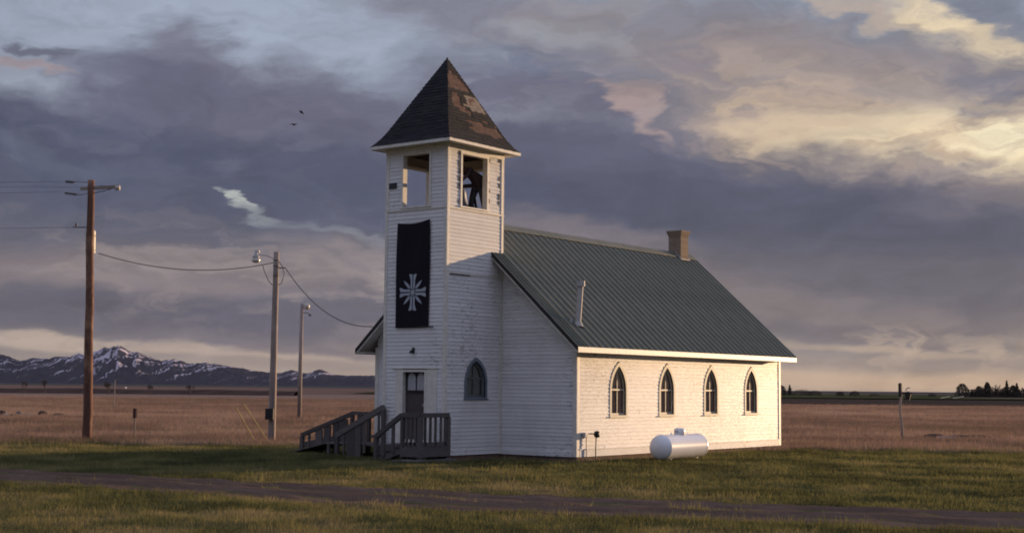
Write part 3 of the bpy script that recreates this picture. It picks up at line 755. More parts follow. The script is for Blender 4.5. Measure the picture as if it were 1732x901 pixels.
for y in WY:
    c = copy_tree(W0, church); c.location = (NXL, y, 0); c.rotation_euler = (0, 0, math.pi)

# ---- bell tower
tower = MB()
for (x0, x1, y0, y1) in ((-TW + .02, -.02, 2.36, TD - .02),): tower.box(x0, x1, y0, y1, 0, 6.68)
tower = tower.build('tower', M['inner'], church)
BZ0, BZ1, TZ = 6.76, 8.20, 8.42
# openings: (u0,u1) along each face
fr_open = rect(TW - 1.58 - .06, TW - .63 + .06, BZ0 - .05, BZ1 + .05)          # front face measured from X=-TW
sd_open = rect(.60 - .06, 1.69 + .06, BZ0 - .05, BZ1 + .05)
door_hole = rect(TW - 1.52, TW - .63, .30, 2.30)
gw = lancet(1.31, .50, 1.52, 1.95, 2.66)
def dmg(u, z, rs): return False
wall(tower, 'tower_wall', (-TW, 0, 0), (1, 0, 0), (0, -1, 0), 0.02, TZ, lambda z: (.045, TW - .045), [fr_open, door_hole], seed=11)
wall(tower, 'tower_wall', (0, 0, 0), (0, 1, 0), (1, 0, 0), 0.02, TZ, lambda z: (.045, TD - .045), [sd_open, gw], seed=12)
wall(tower, 'tower_wall', (-TW, TD, 0), (0, -1, 0), (-1, 0, 0), 0.02, TZ, lambda z: (.045, TD - .045), [rect(TD - 1.75, TD - .54, BZ0 - .05, BZ1 - .15)], seed=13)
wall(tower, 'tower_wall', (0, TD, 0), (-1, 0, 0), (0, 1, 0), 5.2, TZ, lambda z: (.045, TW - .045), [rect(.50, 1.72, BZ0 - .05, BZ1 - .15)], seed=14)
cw_ = .09
for (x, y, sx_, sy_) in ((0, 0, 1, -1), (-TW, 0, -1, -1), (0, TD, 1, 1), (-TW, TD, -1, 1)):
    cboard(x, y, sx_, sy_, 0, 6.70, .075, tower)
    cboard(x, y, sx_, sy_, 6.704, TZ - .02, .095, tower)
# band at the belfry sill, frieze under the eaves, dark slot on the side
for nm, z0, z1, t in (('belfry_band', 6.66, 6.70, .034), ('frieze', 8.27, 8.44, .030)):
    mb = MB().box(-TW - t, t, -t, -.001, z0, z1).box(.001, t - .001, .001, TD + t, z0 + .001, z1 - .001).box(-TW - t + .001, -TW - .001, .001, TD + t, z0 + .001, z1 - .001).box(-TW + .001, -.001, TD + .001, TD + t - .002, z0 + .002, z1 - .002)
    mb.build(nm, M['trim'], tower)
MB().box(.004, .030, .14, TD - .1, 4.895, 4.925).build('drip_board', M['trim'], tower)
MB().box(.006, .034, .14, 1.0, 4.868, 4.893).build('dark_slot', M['dark'], tower)
# opening casings
def casing(face, u0, u1, z0, z1, wd, dp, name='opening_casing', mat=None):
    mb = MB()
    def bx(a, b, c, d, n0=-.14, n1=.034):
        if face == 'F': mb.box(-TW + a, -TW + b, -n1, -n0, c, d)
        elif face == 'R': mb.box(n0, n1, a, b, c, d)
        elif face == 'L': mb.box(-TW - n1, -TW - n0, TD - b, TD - a, c, d)
        else: mb.box(-b, -a, TD + n0, TD + n1, c, d)
    bx(u0 - wd, u0, z0, z1); bx(u1, u1 + wd, z0, z1); bx(u0 - wd, u1 + wd, z1 + .001, z1 + wd); bx(u0 - wd - .02, u1 + wd + .02, z0 - wd * .6, z0 - .001, -.14, .050)
    mb.build(name, mat or M['trim'], tower)
casing('F', TW - 1.58, TW - .63, BZ0, BZ1, .07, .1); casing('R', .60, 1.69, BZ0, BZ1, .07, .1)
casing('L', TD - 1.69, TD - .60, BZ0, BZ1 - .2, .07, .1); casing('B', .56, 1.66, BZ0, BZ1 - .2, .07, .1)
MB().box(-TW + .03, -.03, .03, TD - .03, 6.42, 6.47).build('belfry_floor', M['plank'], tower)
MB().box(-TW + .03, -.03, .03, TD - .03, 8.34, 8.38).build('belfry_ceiling', plain('dark_purple_boards', (.035, .022, .03), rough=.9), tower)
# peeled strips beside the side opening
mb = MB(); rs = random.Random(5)
for i in range(26):
    z = rs.uniform(BZ0, BZ1); y = rs.choice((.47, 1.79, 2.24)); mb.box(.012, .0225, y - rs.uniform(.01, .04), y + rs.uniform(.01, .05), z, z + rs.uniform(.03, .12), rs.random())
mb.build('bare_wood_patches', tonemat('greyed_bare_wood', (.10, .085, .085), (.22, .18, .16)), tower, kind='stuff')
MB().box(-2.10, -1.82, -.036, -.018, 7.31, 7.47).build('wall_plate', plain('dark_grey_plate', (.05, .05, .055)), tower)
mb = MB().box(-1.14, -1.07, -.05, -.016, 2.74, 2.90).tube([(-1.105, -.05, 2.80), (-1.105, -.13, 2.80), (-1.105, -.14, 2.74)], [.02, .03, .045], 10)
mb.build('porch_lamp', M['iron'], tower)
MB().box(-1.86, -.20, -.042, -.018, 2.325, 2.355).build('door_drip_board', M['trim'], tower)
# side lancet
wg = make_window(.41, 1.57, 1.97, 2.55, (M['casing_grey'], M['casing_grey'], plain('grey_sash', (.14, .15, .15)), plain('grey_green_blind', (.34, .38, .35), rough=.9)), tower, cw=.085, depth=.11)
wg.location = (0, 1.31, 0)
# door
door = MB().box(-1.47, -.69, .10, .145, .42, 2.24)
door = door.build('door', M['door'], tower)
mb = MB().box(-1.52, -1.47, -.036, .16, .31, 2.30).box(-.69, -.63, -.036, .16, .31, 2.30).box(-1.47, -.69, -.034, .16, 2.24, 2.298).box(-1.47, -.69, -.03, .16, .33, .418)
mb.build('door_frame', M['trim'], tower)
MB().box(-1.74, -1.522, -.026, -.010, .31, 2.30).build('door_side_board', M['trim'], tower)
MB().box(-.628, -.26, -.026, -.010, .31, 2.30).build('door_side_board', M['trim'], tower)
mb = MB().box(-1.44, -.72, .082, .099, 1.66, 1.74).box(-1.46, -1.40, .082, .099, 1.74, 2.235).box(-.76, -.70, .082, .099, 1.74, 2.235).box(-1.10, -1.06, .082, .099, 1.74, 2.235)
mb.build('door_sash', M['dark'], door)
for c in (-1.245, -.915):
    o_ = outline(.145, 1.745, 2.02, 2.225, 8); mb = MB().add([(c + a, .0915, b) for a, b in o_], [tuple(range(len(o_)))[::-1]])
    mb.build('door_pane', plain('milky_pane', (.42, .42, .44), rough=.35, spec=.5), door)
MB().box(-1.36, -.80, .088, .0985, .62, 1.50).build('door_panel', M['door'], door)
MB().tube([(-.78, .098, 1.35), (-.78, .05, 1.35), (-.78, .04, 1.35)], [.012, .02, .03], 10).build('door_handle', M['steel'], door)

# ---- steeple roof
cx_, cyt = -TW / 2, TD / 2; hx, hy = TW / 2, TD / 2; AZ = 11.10
def pyr(f, z, o): return (cx_ + (hx + o) * f, cyt + (hy + o) * f, z)
levels = [(1.0, 8.50, .335), (1.0, 8.60, .23), (1.0, 8.74, .12), (1.0, 8.90, .015)]
def rad_at(z):
    zs_ = [8.50, 8.60, 8.74, 8.90, AZ]; ox = [.335, .23, .125, .02]
    rx_ = [hx + o for o in ox] + [.012]; ry_ = [hy + o for o in ox] + [.012]
    return float(np.interp(z, zs_, rx_)), float(np.interp(z, zs_, ry_))
mb = MB(); zs_ = [8.44, 8.50, 8.60, 8.74, 8.90, AZ]
vs = []
for z in zs_:
    a, b = rad_at(max(z, 8.5)); a -= .02; b -= .02; a = max(a, .002); b = max(b, .002)
    vs += [(cx_ - a, cyt - b, z - .01), (cx_ + a, cyt - b, z - .01), (cx_ + a, cyt + b, z - .01), (cx_ - a, cyt + b, z - .01)]
fs = [(i * 4 + j, i * 4 + (j + 1) % 4, (i + 1) * 4 + (j + 1) % 4, (i + 1) * 4 + j) for i in range(5) for j in range(4)] + [(3, 2, 1, 0), (20, 21, 22, 23)]
steeple = MB().add(vs, fs).build('steeple_roof', M['trim'], church)
def missing(u, t):
    n = float(vnoise(np.array([u * 5.]), np.array([t * 34.]), 4)[0]) * .11 - .055; u = u + (float(vnoise(np.array([t * 21.]), np.array([.5]), 9)[0]) - .5) * .22
    if .61 + n < t < .78 + n and .03 < u < .93 - abs(n): return 1
    if .30 + n < t < .555 and (.62 + n) - (t - .30) * .55 < u: 
        if t > .33: return 2 if float(vnoise(np.array([u * 9.]), np.array([t * 40.]), 14)[0]) > .22 else 1
    if .27 + n < t < .56 and .06 + (.56 - t) * .75 < u < .24 + (.56 - t) * 1.2: return 1
    if .10 + n < t < .235 + n * .8 and .38 - n * 2 < u < .97: return 1
    return 0
sh, pl, sl_ = MB(), MB(), MB(); rs = random.Random(3); ex = .125
for face in range(4):
    z = 8.50
    while z < AZ - .02:
        a0, b0 = rad_at(z); z2 = min(z + (ex * .5 if z < 8.9 else ex * .80), AZ); zt = min(z2 + .02, AZ); a1, b1 = rad_at(zt)
        h0, h1 = (a0, a1) if face in (0, 2) else (b0, b1); r0, r1 = (b0, b1) if face in (0, 2) else (a0, a1)
        def pt(u, zz, rr_, lift):
            r_ = rr_ + lift
            return {0: (cx_ + u, cyt - r_, zz), 1: (cx_ + r_, cyt + u, zz), 2: (cx_ - u, cyt + r_, zz), 3: (cx_ - r_, cyt - u, zz)}[face]
        k = max(1, round(2 * h0 / (.26 if face != 1 else .13))); off = rs.uniform(0, 1)
        edges = [-1.] + sorted([max(-1, min(1, -1 + 2 * (i + off) / k)) for i in range(k)]) + [1.]
        row = rs.random()
        for e0, e1 in zip(edges, edges[1:]):
            if e1 - e0 < 1e-3: continue
            um = ((e0 + e1) / 2 + 1) / 2; tt = (z - 8.62) / (AZ - 8.62)
            ms_ = missing(um, tt) if face == 1 else 0
            lift = (.026 if ms_ == 0 else .006) + rs.uniform(-.003, .005)
            tone = min(1, max(0, rs.gauss(.42, .2) + (row - .5) * .3)); tg = sh if ms_ == 0 else (pl if ms_ == 1 else sl_)
            A, B_, C_, D_ = pt(e0 * (h0 + lift), z, r0, lift), pt(e1 * (h0 + lift), z, r0, lift), pt(e1 * (h1 + .006), zt, r1, .006), pt(e0 * (h1 + .006), zt, r1, .006)
            if ms_ == 0: A = (A[0], A[1], A[2] - .012 + rs.uniform(-.006, .004)); B_ = (B_[0], B_[1], A[2])
            tg.quad(A, B_, C_, D_, tone)
            A2, B2 = pt(e0 * h0, z - .01, r0, -.01), pt(e1 * h0, z - .01, r0, -.01); tg.quad(A2, B2, B_, A, tone)
        z = z2
sh.build('asphalt_shingles', M['shingle'], steeple, kind='stuff')
pl.build('bare_sheathing', M['plank'], steeple, kind='stuff', label='brown bare wood showing where shingles have blown off')
sl_.build('bare_slats', M['slat'], steeple, kind='stuff', label='pale tan slats showing through the torn shingles')
a, b = rad_at(8.5); mb = MB()
mb.box(cx_ - a - .022, cx_ + a + .022, cyt - b - .022, cyt - b - .001, 8.405, 8.488).box(cx_ - a - .022, cx_ + a + .022, cyt + b + .001, cyt + b + .022, 8.405, 8.488)
mb.box(cx_ - a - .0215, cx_ - a - .001, cyt - b, cyt + b, 8.406, 8.487).box(cx_ + a + .001, cx_ + a + .0215, cyt - b, cyt + b, 8.406, 8.487)
mb.build('eave_fascia', M['trim'], steeple)
MB().box(cx_ - a, cx_ + a, cyt - b, cyt + b, 8.425, 8.437).build('soffit', M['trim'], steeple)
MB().tube([(cx_, cyt, AZ - .10), (cx_, cyt, AZ + .03), (cx_, cyt, AZ + .05)], [.05, .028, .01], 8).build('finial', M['iron'], steeple)

# ------------------------------------------------------------------ banner with its emblem
bn = MB(); nu, nv = 14, 40; x0, x1, z0, z1 = -1.735, -.555, 3.45, 6.34
def bpt(u, v):
    z = z1 + (z0 - z1) * v; top = (1 - v) ** 6
    x = x0 + (x1 - x0) * u + .02 * math.sin(v * 5) * (u - .5)
    z -= .06 * math.sin(math.pi * u) * top - .05 * (u - .3) * top
    y = -.034 - .012 * (1 + math.sin(u * 9 + v * 3.1)) - .018 * (1 + math.sin(u * 4.3 + 1.2)) * v
    return Vector((x, y, z))
for i in range(nu):
    for j in range(nv):
        bn.quad(bpt(i / nu, (j + 1) / nv), bpt((i + 1) / nu, (j + 1) / nv), bpt((i + 1) / nu, j / nv), bpt(i / nu, j / nv))
banner = empty('banner', (0, 0, 0), label='long black banner with a white eight armed cross hanging on the tower front', cat='banner')
cl = bn.build('cloth', M['banner'], banner)
sd = cl.modifiers.new('thick', 'SOLIDIFY'); sd.thickness = .006; sd.offset = 1
MB().tube([(x0 - .02, -.055, z0), (x1 + .16, -.05, z0 + .005)], .014, 8).build('bottom_rod', M['dark'], banner)
em = MB(); EC = (-1.13, 4.40)
def emquad(pts):
    vs = []
    for a, b in pts:
        u = (EC[0] + a - x0) / (x1 - x0); v = (EC[1] + b - z1) / (z0 - z1); p = bpt(u, v); vs.append((EC[0] + a, p.y - .010, EC[1] + b))
    em.add(vs, [tuple(range(len(vs)))])
def arm(ang, pts):
    c, s = math.cos(R(ang)), math.sin(R(ang)); emquad([(a * c - b * s, a * s + b * c) for a, b in pts])
for ang, ln in ((0, .50), (90, .46), (180, .50), (270, .46)):
    for s in (1, -1):         # each arm is split lengthwise and flares at its end
        pts = [(s * .014, .11), (s * .085, .11), (s * .080, ln - .17), (s * .140, ln - .005), (s * .085, ln), (s * .018, ln - .02)]
        arm(ang, pts if s < 0 else pts[::-1])
for ang in (45, 135, 225, 315):
    arm(ang, [(.0, .13), (.040, .22), (.036, .34), (.0, .47), (-.036, .34), (-.040, .22)][::-1])
k = 16; emquad([(.062 * math.cos(2 * math.pi * i / k), .062 * math.sin(2 * math.pi * i / k)) for i in range(k)])
for i in range(k):
    a0, a1 = 2 * math.pi * i / k, 2 * math.pi * (i + 1) / k
    emquad([(.078 * math.cos(a0), .078 * math.sin(a0)), (.100 * math.cos(a0), .100 * math.sin(a0)), (.100 * math.cos(a1), .100 * math.sin(a1)), (.078 * math.cos(a1), .078 * math.sin(a1))])
em.build('emblem', M['emblem'], banner)

# ------------------------------------------------------------------ porch, steps and ramp
porch = empty('porch', (0, 0, 0), label='dark weathered wooden porch with steps, ramp and railings at the church door', cat='porch')
rs = random.Random(9)
DZ = .30
for i in range(8):
    y = -1.22 + i * .15; MB().box(-.42 if i < 4 else -1.7, .24, y, y + .143, DZ - .035, DZ + rs.uniform(-.003, .003), rs.random()).build('deck_board', M['porch'], porch)
MB().box(-.42, .24, -1.26, -1.225, .03, DZ - .04).build('deck_fascia', M['porch'], porch)
MB().box(-1.7, -.46, -.66, -.625, .03, DZ - .04).build('deck_fascia', M['porch'], porch)
MB().box(.245, .28, -1.26, -.06, .03, DZ - .04).build('deck_fascia', M['porch'], porch)
for (x, y) in ((-1.6, -.58), (-.9, -.58), (-.38, -1.1), (.15, -1.1), (.15, -.2)): MB().box(x, x + .09, y, y + .09, -.2, DZ - .036).build('deck_post', M['porch'], porch)
mb = MB().box(-.30, .55, -1.75, -.10, -.2, -.04); mb.build('concrete_pad', plain('grey_concrete', (.14, .13, .12), rough=.9), porch)
def rail_run(p0, p1, posts, balusters, h_bot, rail=(.09, .12), top=True):
    """handrail from p0 to p1; posts/balusters as (fraction, width, bottom z)"""
    p0, p1 = Vector(p0), Vector(p1)
    MB().bar(p0, p1, rail[0], rail[1], rs.random()).build('handrail', M['porch'], porch)
    for nm, lst in (('rail_post', posts), ('baluster', balusters)):
        for (f_, wd, zb_) in lst:
            p = p0.lerp(p1, f_); d = .05 if nm == 'baluster' else .09
            dr = (p1 - p0); along_x = abs(dr.x) > abs(dr.y)
            hx_, hy_ = (wd / 2, d / 2) if along_x else (d / 2, wd / 2)
            MB().box(p.x - hx_, p.x + hx_, p.y - hy_, p.y + hy_, zb_, p.z - .045, rs.random()).build(nm, M['porch'], porch)
# near guard and stair
rail_run((-.40, -1.20, 1.10), (.20, -1.20, 1.10), [(0, .09, .0), (1, .12, -.15)], [(.25, .055, .12), (.5, .055, .12), (.75, .055, .12)], 0)
rail_run((.20, -1.20, 1.101), (.20, -.06, 1.101), [(1, .09, .0)], [(.18, .055, .05), (.36, .055, .05), (.54, .055, .05), (.73, .055, .05), (.88, .055, .05)], 0, (.092, .118))
MB().bar((-.36, -1.20, .36), (.16, -1.20, .36), .05, .09).build('bottom_rail', M['porch'], porch)
MB().bar((.20, -1.14, .36), (.20, -.11, .36), .05, .09).build('bottom_rail', M['porch'], porch)
rail_run((-1.36, -1.205, .50), (-.42, -1.205, 1.098), [(.03, .09, -.2)], [(.32, .10, .0), (.68, .09, .12)], 0)
for i in range(3):
    MB().box(-.72 - i * .28 + (-.02), -.42 - i * .28, -1.19, -.67, .22 - i * .11, .26 - i * .11, rs.random()).build('step_tread', M['porch'], porch)
mb = MB(); mb.bar((-1.36, -1.17, -.08), (-.42, -1.17, .22), .04, .2).bar((-1.36, -.70, -.08), (-.44, -.70, .22), .04, .2); mb.build('stair_stringer', M['porch'], porch)
# middle rail of the ramp
rail_run((-3.86, -.12, .45), (-2.06, -.12, 1.27), [(.02, .12, -.2), (.99, .10, .0)], [(.17, .05, -.15), (.32, .30, -.15), (.47, .22, -.12), (.60, .05, .0)], 0, (.10, .15))
# far rail of the ramp
rail_run((-6.60, 1.2, .36), (-4.45, 1.2, 1.06), [(.01, .13, -.25), (.97, .10, -.2)], [(.15, .06, -.2), (.34, .28, -.2), (.50, .26, .1), (.66, .20, -.2), (.80, .34, .1)], 0, (.10, .11))
rail_run((-4.45, 1.2, 1.055), (-2.26, 1.2, 1.055), [(.27, .12, -.2), (.98, .09, -.2)], [(.12, .22, -.2), (.45, .05, -.2), (.62, .05, -.2), (.80, .05, -.2)], 0, (.10, .10))
MB().bar((-4.4, 1.21, .40), (-2.3, 1.21, .40), .05, .08).build('bottom_rail', M['porch'], porch)
MB().bar((-6.5, 1.22, .08), (-4.5, 1.22, .42), .04, .16).build('bottom_rail', M['porch'], porch)
for i in range(7):
    y = -.05 + i * .175
    MB().add([(-5.9, y, -.10), (-4.4, y, .24), (-4.4, y + .168, .24), (-5.9, y + .168, -.10), (-5.9, y, -.13), (-4.4, y, .20), (-4.4, y + .168, .20), (-5.9, y + .168, -.13)], [(0, 1, 2, 3), (7, 6, 5, 4), (0, 4, 5, 1), (2, 6, 7, 3), (1, 5, 6, 2), (0, 3, 7, 4)], rs.random()).build('ramp_board', M['porch'], porch)
for i in range(7):
    y = -.05 + i * .175; MB().box(-4.39, -2.26, y, y + .168, .20, .24 + rs.uniform(-.003, .003), rs.random()).build('deck_board', M['porch'], porch)
for x in (-4.3, -3.3, -2.4):
    for y in (-.04, 1.08): MB().box(x, x + .09, y, y + .09, -.25, .198).build('deck_post', M['porch'], porch)

# ------------------------------------------------------------------ bell and person in the belfry
bell = empty('church_bell', (-.98, 1.72, 6.70), label='dark bronze bell on iron stands inside the belfry', cat='bell')
prof_ = [(.02, .74), (.10, .735), (.15, .70), (.17, .62), (.185, .50), (.21, .38), (.25, .28), (.31, .20), (.345, .155), (.35, .14), (.33, .14), (.28, .19), (.19, .38), (.15, .6), (.02, .66)]
MB().lathe(prof_, 28, tone=.5).build('bell_body', M['bell'], bell, smooth=True)
MB().bar((-.50, 0, .80), (.50, 0, .80), .09, .10).build('yoke', M['iron'], bell)
MB().box(-.52, -.42, -.62, .55, -.22, -.01).box(.42, .52, -.62, .55, -.22, -.01).build('beam', M['dark'], bell)
for s in (-1, 1):
    MB().bar((s * .46, -.22, 0), (s * .46, 0, .78), .04, .04).bar((s * .46, .22, 0), (s * .46, 0, .78), .05, .05).build('stand', M['iron'], bell)
MB().tube([(0, 0, .6), (0, 0, .2), (0, 0, .12)], [.012, .02, .05], 8).build('clapper', M['iron'], bell)

def fin_person(): person.scale = (1.13, 1.13, 1.13)
def skinned(name, joints, edges, mat, parent, sub=2, root=0):
    me = bpy.data.meshes.new(name); me.from_pydata([j[0] for j in joints], edges, []); me.update()
    o = bpy.data.objects.new(name, me); C.objects.link(o); me.materials.append(mat)
    sk = o.modifiers.new('skin', 'SKIN')
    for i, (p, r_) in enumerate(joints):
        q = me.skin_vertices[0].data[i]; q.radius = r_ if hasattr(r_, '__len__') else (r_, r_); q.use_root = (i == root)
    sk.use_smooth_shade = True
    ss = o.modifiers.new('sub', 'SUBSURF'); ss.levels = sub; ss.render_levels = sub
    o.parent = parent; return o
person = empty('person', (-.40, 1.84, 6.475), label='person in dark jacket and trousers bending down over the bell in the belfry', cat='person')
# local: bending toward -y (left in view) and a little -x
pel = (0, 0, .93)
J = [(pel, (.14, .11)), ((-.04, -.10, 1.07), (.135, .11)), ((-.09, -.26, 1.20), (.15, .115)), ((-.13, -.42, 1.27), (.15, .11)), ((-.16, -.52, 1.26), (.07, .07)),      # spine 0-4
     ((.08, .0, .88), .092), ((.11, .06, .48), .062), ((.13, .14, .10), .045),                        # right leg 5-7
     ((-.09, .0, .88), .092), ((-.14, -.12, .50), .062), ((-.15, -.02, .10), .045),                    # left leg 8-10
     ((.05, -.42, 1.27), .062), ((.10, -.62, 1.05), .046), ((-.05, -.78, .86), .034),                  # right arm 11-13
     ((-.30, -.38, 1.24), .062), ((-.46, -.52, 1.00), .046), ((-.40, -.74, .84), .034)]                # left arm
E_ = [(0, 1), (1, 2), (2, 3), (3, 4), (0, 5), (5, 6), (6, 7), (0, 8), (8, 9), (9, 10), (3, 11), (11, 12), (12, 13), (3, 14), (14, 15), (15, 16)]
body = skinned('body', J, E_, M['jacket'], person)
# trousers follow the legs, slightly proud of the body
T = [((0, 0, .95), (.15, .12)), ((.085, 0, .86), .104), ((.112, .06, .48), .074), ((.13, .14, .12), .062), ((-.095, 0, .86), .104), ((-.142, -.12, .50), .074), ((-.15, -.02, .12), .062)]
skinned('trousers', T, [(0, 1), (1, 2), (2, 3), (0, 4), (4, 5), (5, 6)], M['trouser'], person)
HD = Vector((-.20, -.66, 1.20)); dirn = Vector((-.15, -.62, -.55)).normalized()
hj = [(Vector((-.16, -.54, 1.25)), .055), (HD, (.082, .095)), (HD + Vector((-.02, -.10, .02)), (.080, .090)), (HD + Vector((-.03, -.06, -.11)), (.045, .05)), (HD + Vector((-.035, -.155, -.045)), (.014, .018))]
skinned('head', hj, [(0, 1), (1, 2), (1, 3), (2, 4)], M['skin'], person)
hh = [(HD + Vector((.0, .0, .05)), (.078, .080)), (HD + Vector((-.015, -.09, .075)), (.076, .070)), (HD + Vector((.01, .05, .0)), (.06, .06))]
skinned('hair', hh, [(0, 1), (0, 2)], M['hair'], person, sub=1)
for s in (-1, 1):
    e = MB().lathe([(.001, -.012), (.010, -.006), (.012, 0), (.010, .006), (.001, .012)], 8, org=HD + Vector((-.02 + s * .035, -.165, -.0))); e.build('eye', M['bird'], person, smooth=True)
    skinned('ear', [(HD + Vector((s * .088, -.02, .0)), (.012, .02)), (HD + Vector((s * .092, -.025, -.03)), (.010, .016))], [(0, 1)], M['skin'], person, sub=1)
skinned('mouth', [(HD + Vector((-.055, -.13, -.105)), .008), (HD + Vector((.0, -.13, -.105)), .008)], [(0, 1)], plain('lips', (.28, .12, .10)), person, sub=1)
def hand(w_, s):
    w_ = Vector(w_); d = Vector((-.15 * s, -.75, -.55)).normalized(); sd = d.cross(Vector((0, 0, 1))).normalized()
    js = [(w_, .03), (w_ + d * .05, (.036, .020)), (w_ + d * .09, (.038, .018))]; es = [(0, 1), (1, 2)]
    for i, (o_, ln) in enumerate(((-.030, .070), (-.010, .080), (.011, .075), (.030, .060))):
        b = len(js); base = w_ + d * .09 + sd * o_
        js += [(base, .011), (base + d * ln * .5 + Vector((0, 0, -.008)), .0095), (base + d * ln * .85 + Vector((0, 0, -.035)), .008)]; es += [(2, b), (b, b + 1), (b + 1, b + 2)]
    b = len(js); js += [(w_ + d * .045 + sd * s * .04, .012), (w_ + d * .085 + sd * s * .055 + Vector((0, 0, -.01)), .010)]; es += [(1, b), (b, b + 1)]
    skinned('hand', js, es, M['skin'], person, sub=1)
hand(J[13][0], 1); hand(J[16][0], -1)
for (x, y) in ((.13, .14), (-.15, -.02)):
    skinned('boot', [((x, y + .02, .12), (.06, .055)), ((x, y + .01, .045), (.055, .045)), ((x - .01, y - .11, .04), (.05, .038)), ((x - .015, y - .20, .035), (.04, .03))], [(0, 1), (1, 2), (2, 3)], M['boot'], person, sub=1)
# open jacket hem that sticks out behind the back
hem = MB(); pts = [(-.22, -.30, 1.36), (.12, -.30, 1.38), (.20, .10, 1.14), (.16, .26, 1.10), (-.10, .20, 1.10), (-.24, .02, 1.16)]
lo = [(-.22, -.34, 1.10), (.10, -.36, 1.10), (.15, .08, .84), (.12, .20, .84), (-.10, .16, .82), (-.18, .0, .86)]
hem.add(pts + lo, [(0, 1, 2, 3, 4, 5), (11, 10, 9, 8, 7, 6)] + [(i, i + 6, (i + 1) % 6 + 6, (i + 1) % 6) for i in range(6)])
fin_person(); hm_ = hem.build('jacket', M['jacket'], person, smooth=True); ss = hm_.modifiers.new('s', 'SUBSURF'); ss.levels = 2; ss.render_levels = 2

# ------------------------------------------------------------------ propane tank, gas riser
tank = empty('propane_tank', (4.0, 5.45, G0), label='white horizontal propane tank lying on the grass beside the long church wall', cat='gas tank')
r_ = .345; hl = .98; pr_ = [(.001, -hl - .24)]
for i in range(1, 9): a = math.pi / 2 * i / 8; pr_.append((r_ * math.sin(a), -hl - .24 * math.cos(a)))
pr_ += [(r_ * .999, -hl + .01), (r_, 0), (r_ * .999, hl - .01)]
for i in range(8, 0, -1): a = math.pi / 2 * i / 8; pr_.append((r_ * math.sin(a), hl + .24 * math.cos(a)))
pr_.append((.001, hl + .24))
MB().lathe(pr_, 48, axis='Y', org=(0, 0, .37)).build('tank_body', M['tank'], tank, smooth=True)
for y in (-hl, hl): MB().lathe([(r_ + .0005, y - .008), (r_ + .004, y - .004), (r_ + .004, y + .004), (r_ + .0005, y + .008)], 48, axis='Y', org=(0, 0, .37)).build('weld_seam', M['tank'], tank)
dm = MB().lathe([(.155, .68), (.155, .82), (.14, .86), (.10, .885), (.001, .89)], 24); dm.build('valve_dome', M['tank'], tank, smooth=True)
MB().box(-.04, .04, -.172, -.15, .76, .82).box(-.03, .03, .14, .30, .70, .735).build('dome_hinge', M['tankdark'], tank)
for y in (-.72, .72):
    MB().box(-.16, .16, y - .05, y + .05, -.05, .07).build('saddle_leg', M['tankdark'], tank)
for y in (-.45, .45): MB().bar((0, y, .70), (0, y, .76), .05, .02).build('lifting_lug', M['tank'], tank)
gm = empty('gas_riser', (NX, 3.10, G0), label='dark gas regulator on bent pipes at the front end of the sunlit wall', cat='gas meter')
MB().tube([(.13, .10, 0), (.13, .10, .35), (.13, .12, .62), (.13, .08, .72), (.13, -.1, .74), (.13, -.30, .74), (.10, -.38, .73), (.05, -.42, .71), (-.02, -.42, .71)], .016, 8).build('pipe', M['iron'], gm)
MB().tube([(.13, -.34, .70), (.13, -.36, .5), (.12, -.33, .2), (.12, -.36, 0)], .011, 8).build('pipe', M['iron'], gm)
MB().lathe([(.03, -.06), (.085, -.05), (.095, 0), (.085, .05), (.03, .07)], 16, axis='X', org=(.15, .13, .72)).build('regulator', M['iron'], gm, smooth=True)
MB().box(.06, .16, -.44, -.30, .66, .76).build('valve', M['tankdark'], gm)

# ------------------------------------------------------------------ utility poles and wires
def wire(name, a, b, sag, label, r=.011, n=24, group=None):
    a, b = Vector(a), Vector(b); pts = []
    for i in range(n + 1):
        t = i / n; p = a.lerp(b, t); p.z -= sag * 4 * t * (1 - t); pts.append(p)
    return MB().tube(pts, r, 6).build(name, M['wire'], label=label, cat='wire', group=group)
P1 = Vector((-16.33, .63, G0))
p1 = empty('utility_pole', P1, label='tall reddish wooden utility pole with crossarm at the left', cat='utility pole')
tx1 = Vector((-.16, -.12, 8.94))
rs = random.Random(2)
pts = [(Vector((0, 0, -.4)).lerp(tx1, t) + Vector((rs.uniform(-.012, .012), rs.uniform(-.012, .012), 0))) for t in np.linspace(0, 1, 14)]
MB().tube(pts, list(np.linspace(.165, .115, 14)), 16).build('pole', M['pole_red'], p1, smooth=True)
top = tx1
axd = Vector((RT.x, RT.y, 0)).normalized()          # the arm runs across the line of wires
MB().bar(top + Vector((0, 0, -.30)) - axd * .35, top + Vector((0, 0, -.22)) + axd * .98, .09, .11).build('crossarm', M['pole_grey'], p1)
MB().tube([top + Vector((0, 0, -.26)) + axd * .86, top + Vector((0, 0, -.26)) + axd * 1.0], .085, 12).build('insulator', M['lampglass'], p1)
def ins(p, q):
    p, q = Vector(p), Vector(q); mb = MB(); d = q - p
    for i in range(5): c = p + d * (i / 4.); mb.tube([c, c + d * .10], [.055, .03], 10)
    mb.tube([p - d * .2, q + d * .3], .012, 6); return mb.build('insulator', M['iron'], p1)
ins(top + Vector((0, 0, -.22)) + axd * .36, top + Vector((0, 0, -.24)) + axd * .66)
ins(top + Vector((0, 0, -.06)) - axd * .85, top + Vector((0, 0, -.08)) - axd * .62)
ins(top + Vector((0, 0, -.46)) - axd * .85, top + Vector((0, 0, -.50)) - axd * .52)
MB().tube([top + Vector((0, 0, -.45)) + axd * .1, top + Vector((0, 0, -.36)) + axd * .5, top + Vector((0, 0, -.24)) + axd * .86], .014, 6).build('brace', M['iron'], p1)
MB().tube([top + Vector((0, 0, -.08)) - axd * .05, top + Vector((0, 0, -.06)) - axd * .6], .010, 6).build('jumper', M['wire'], p1)
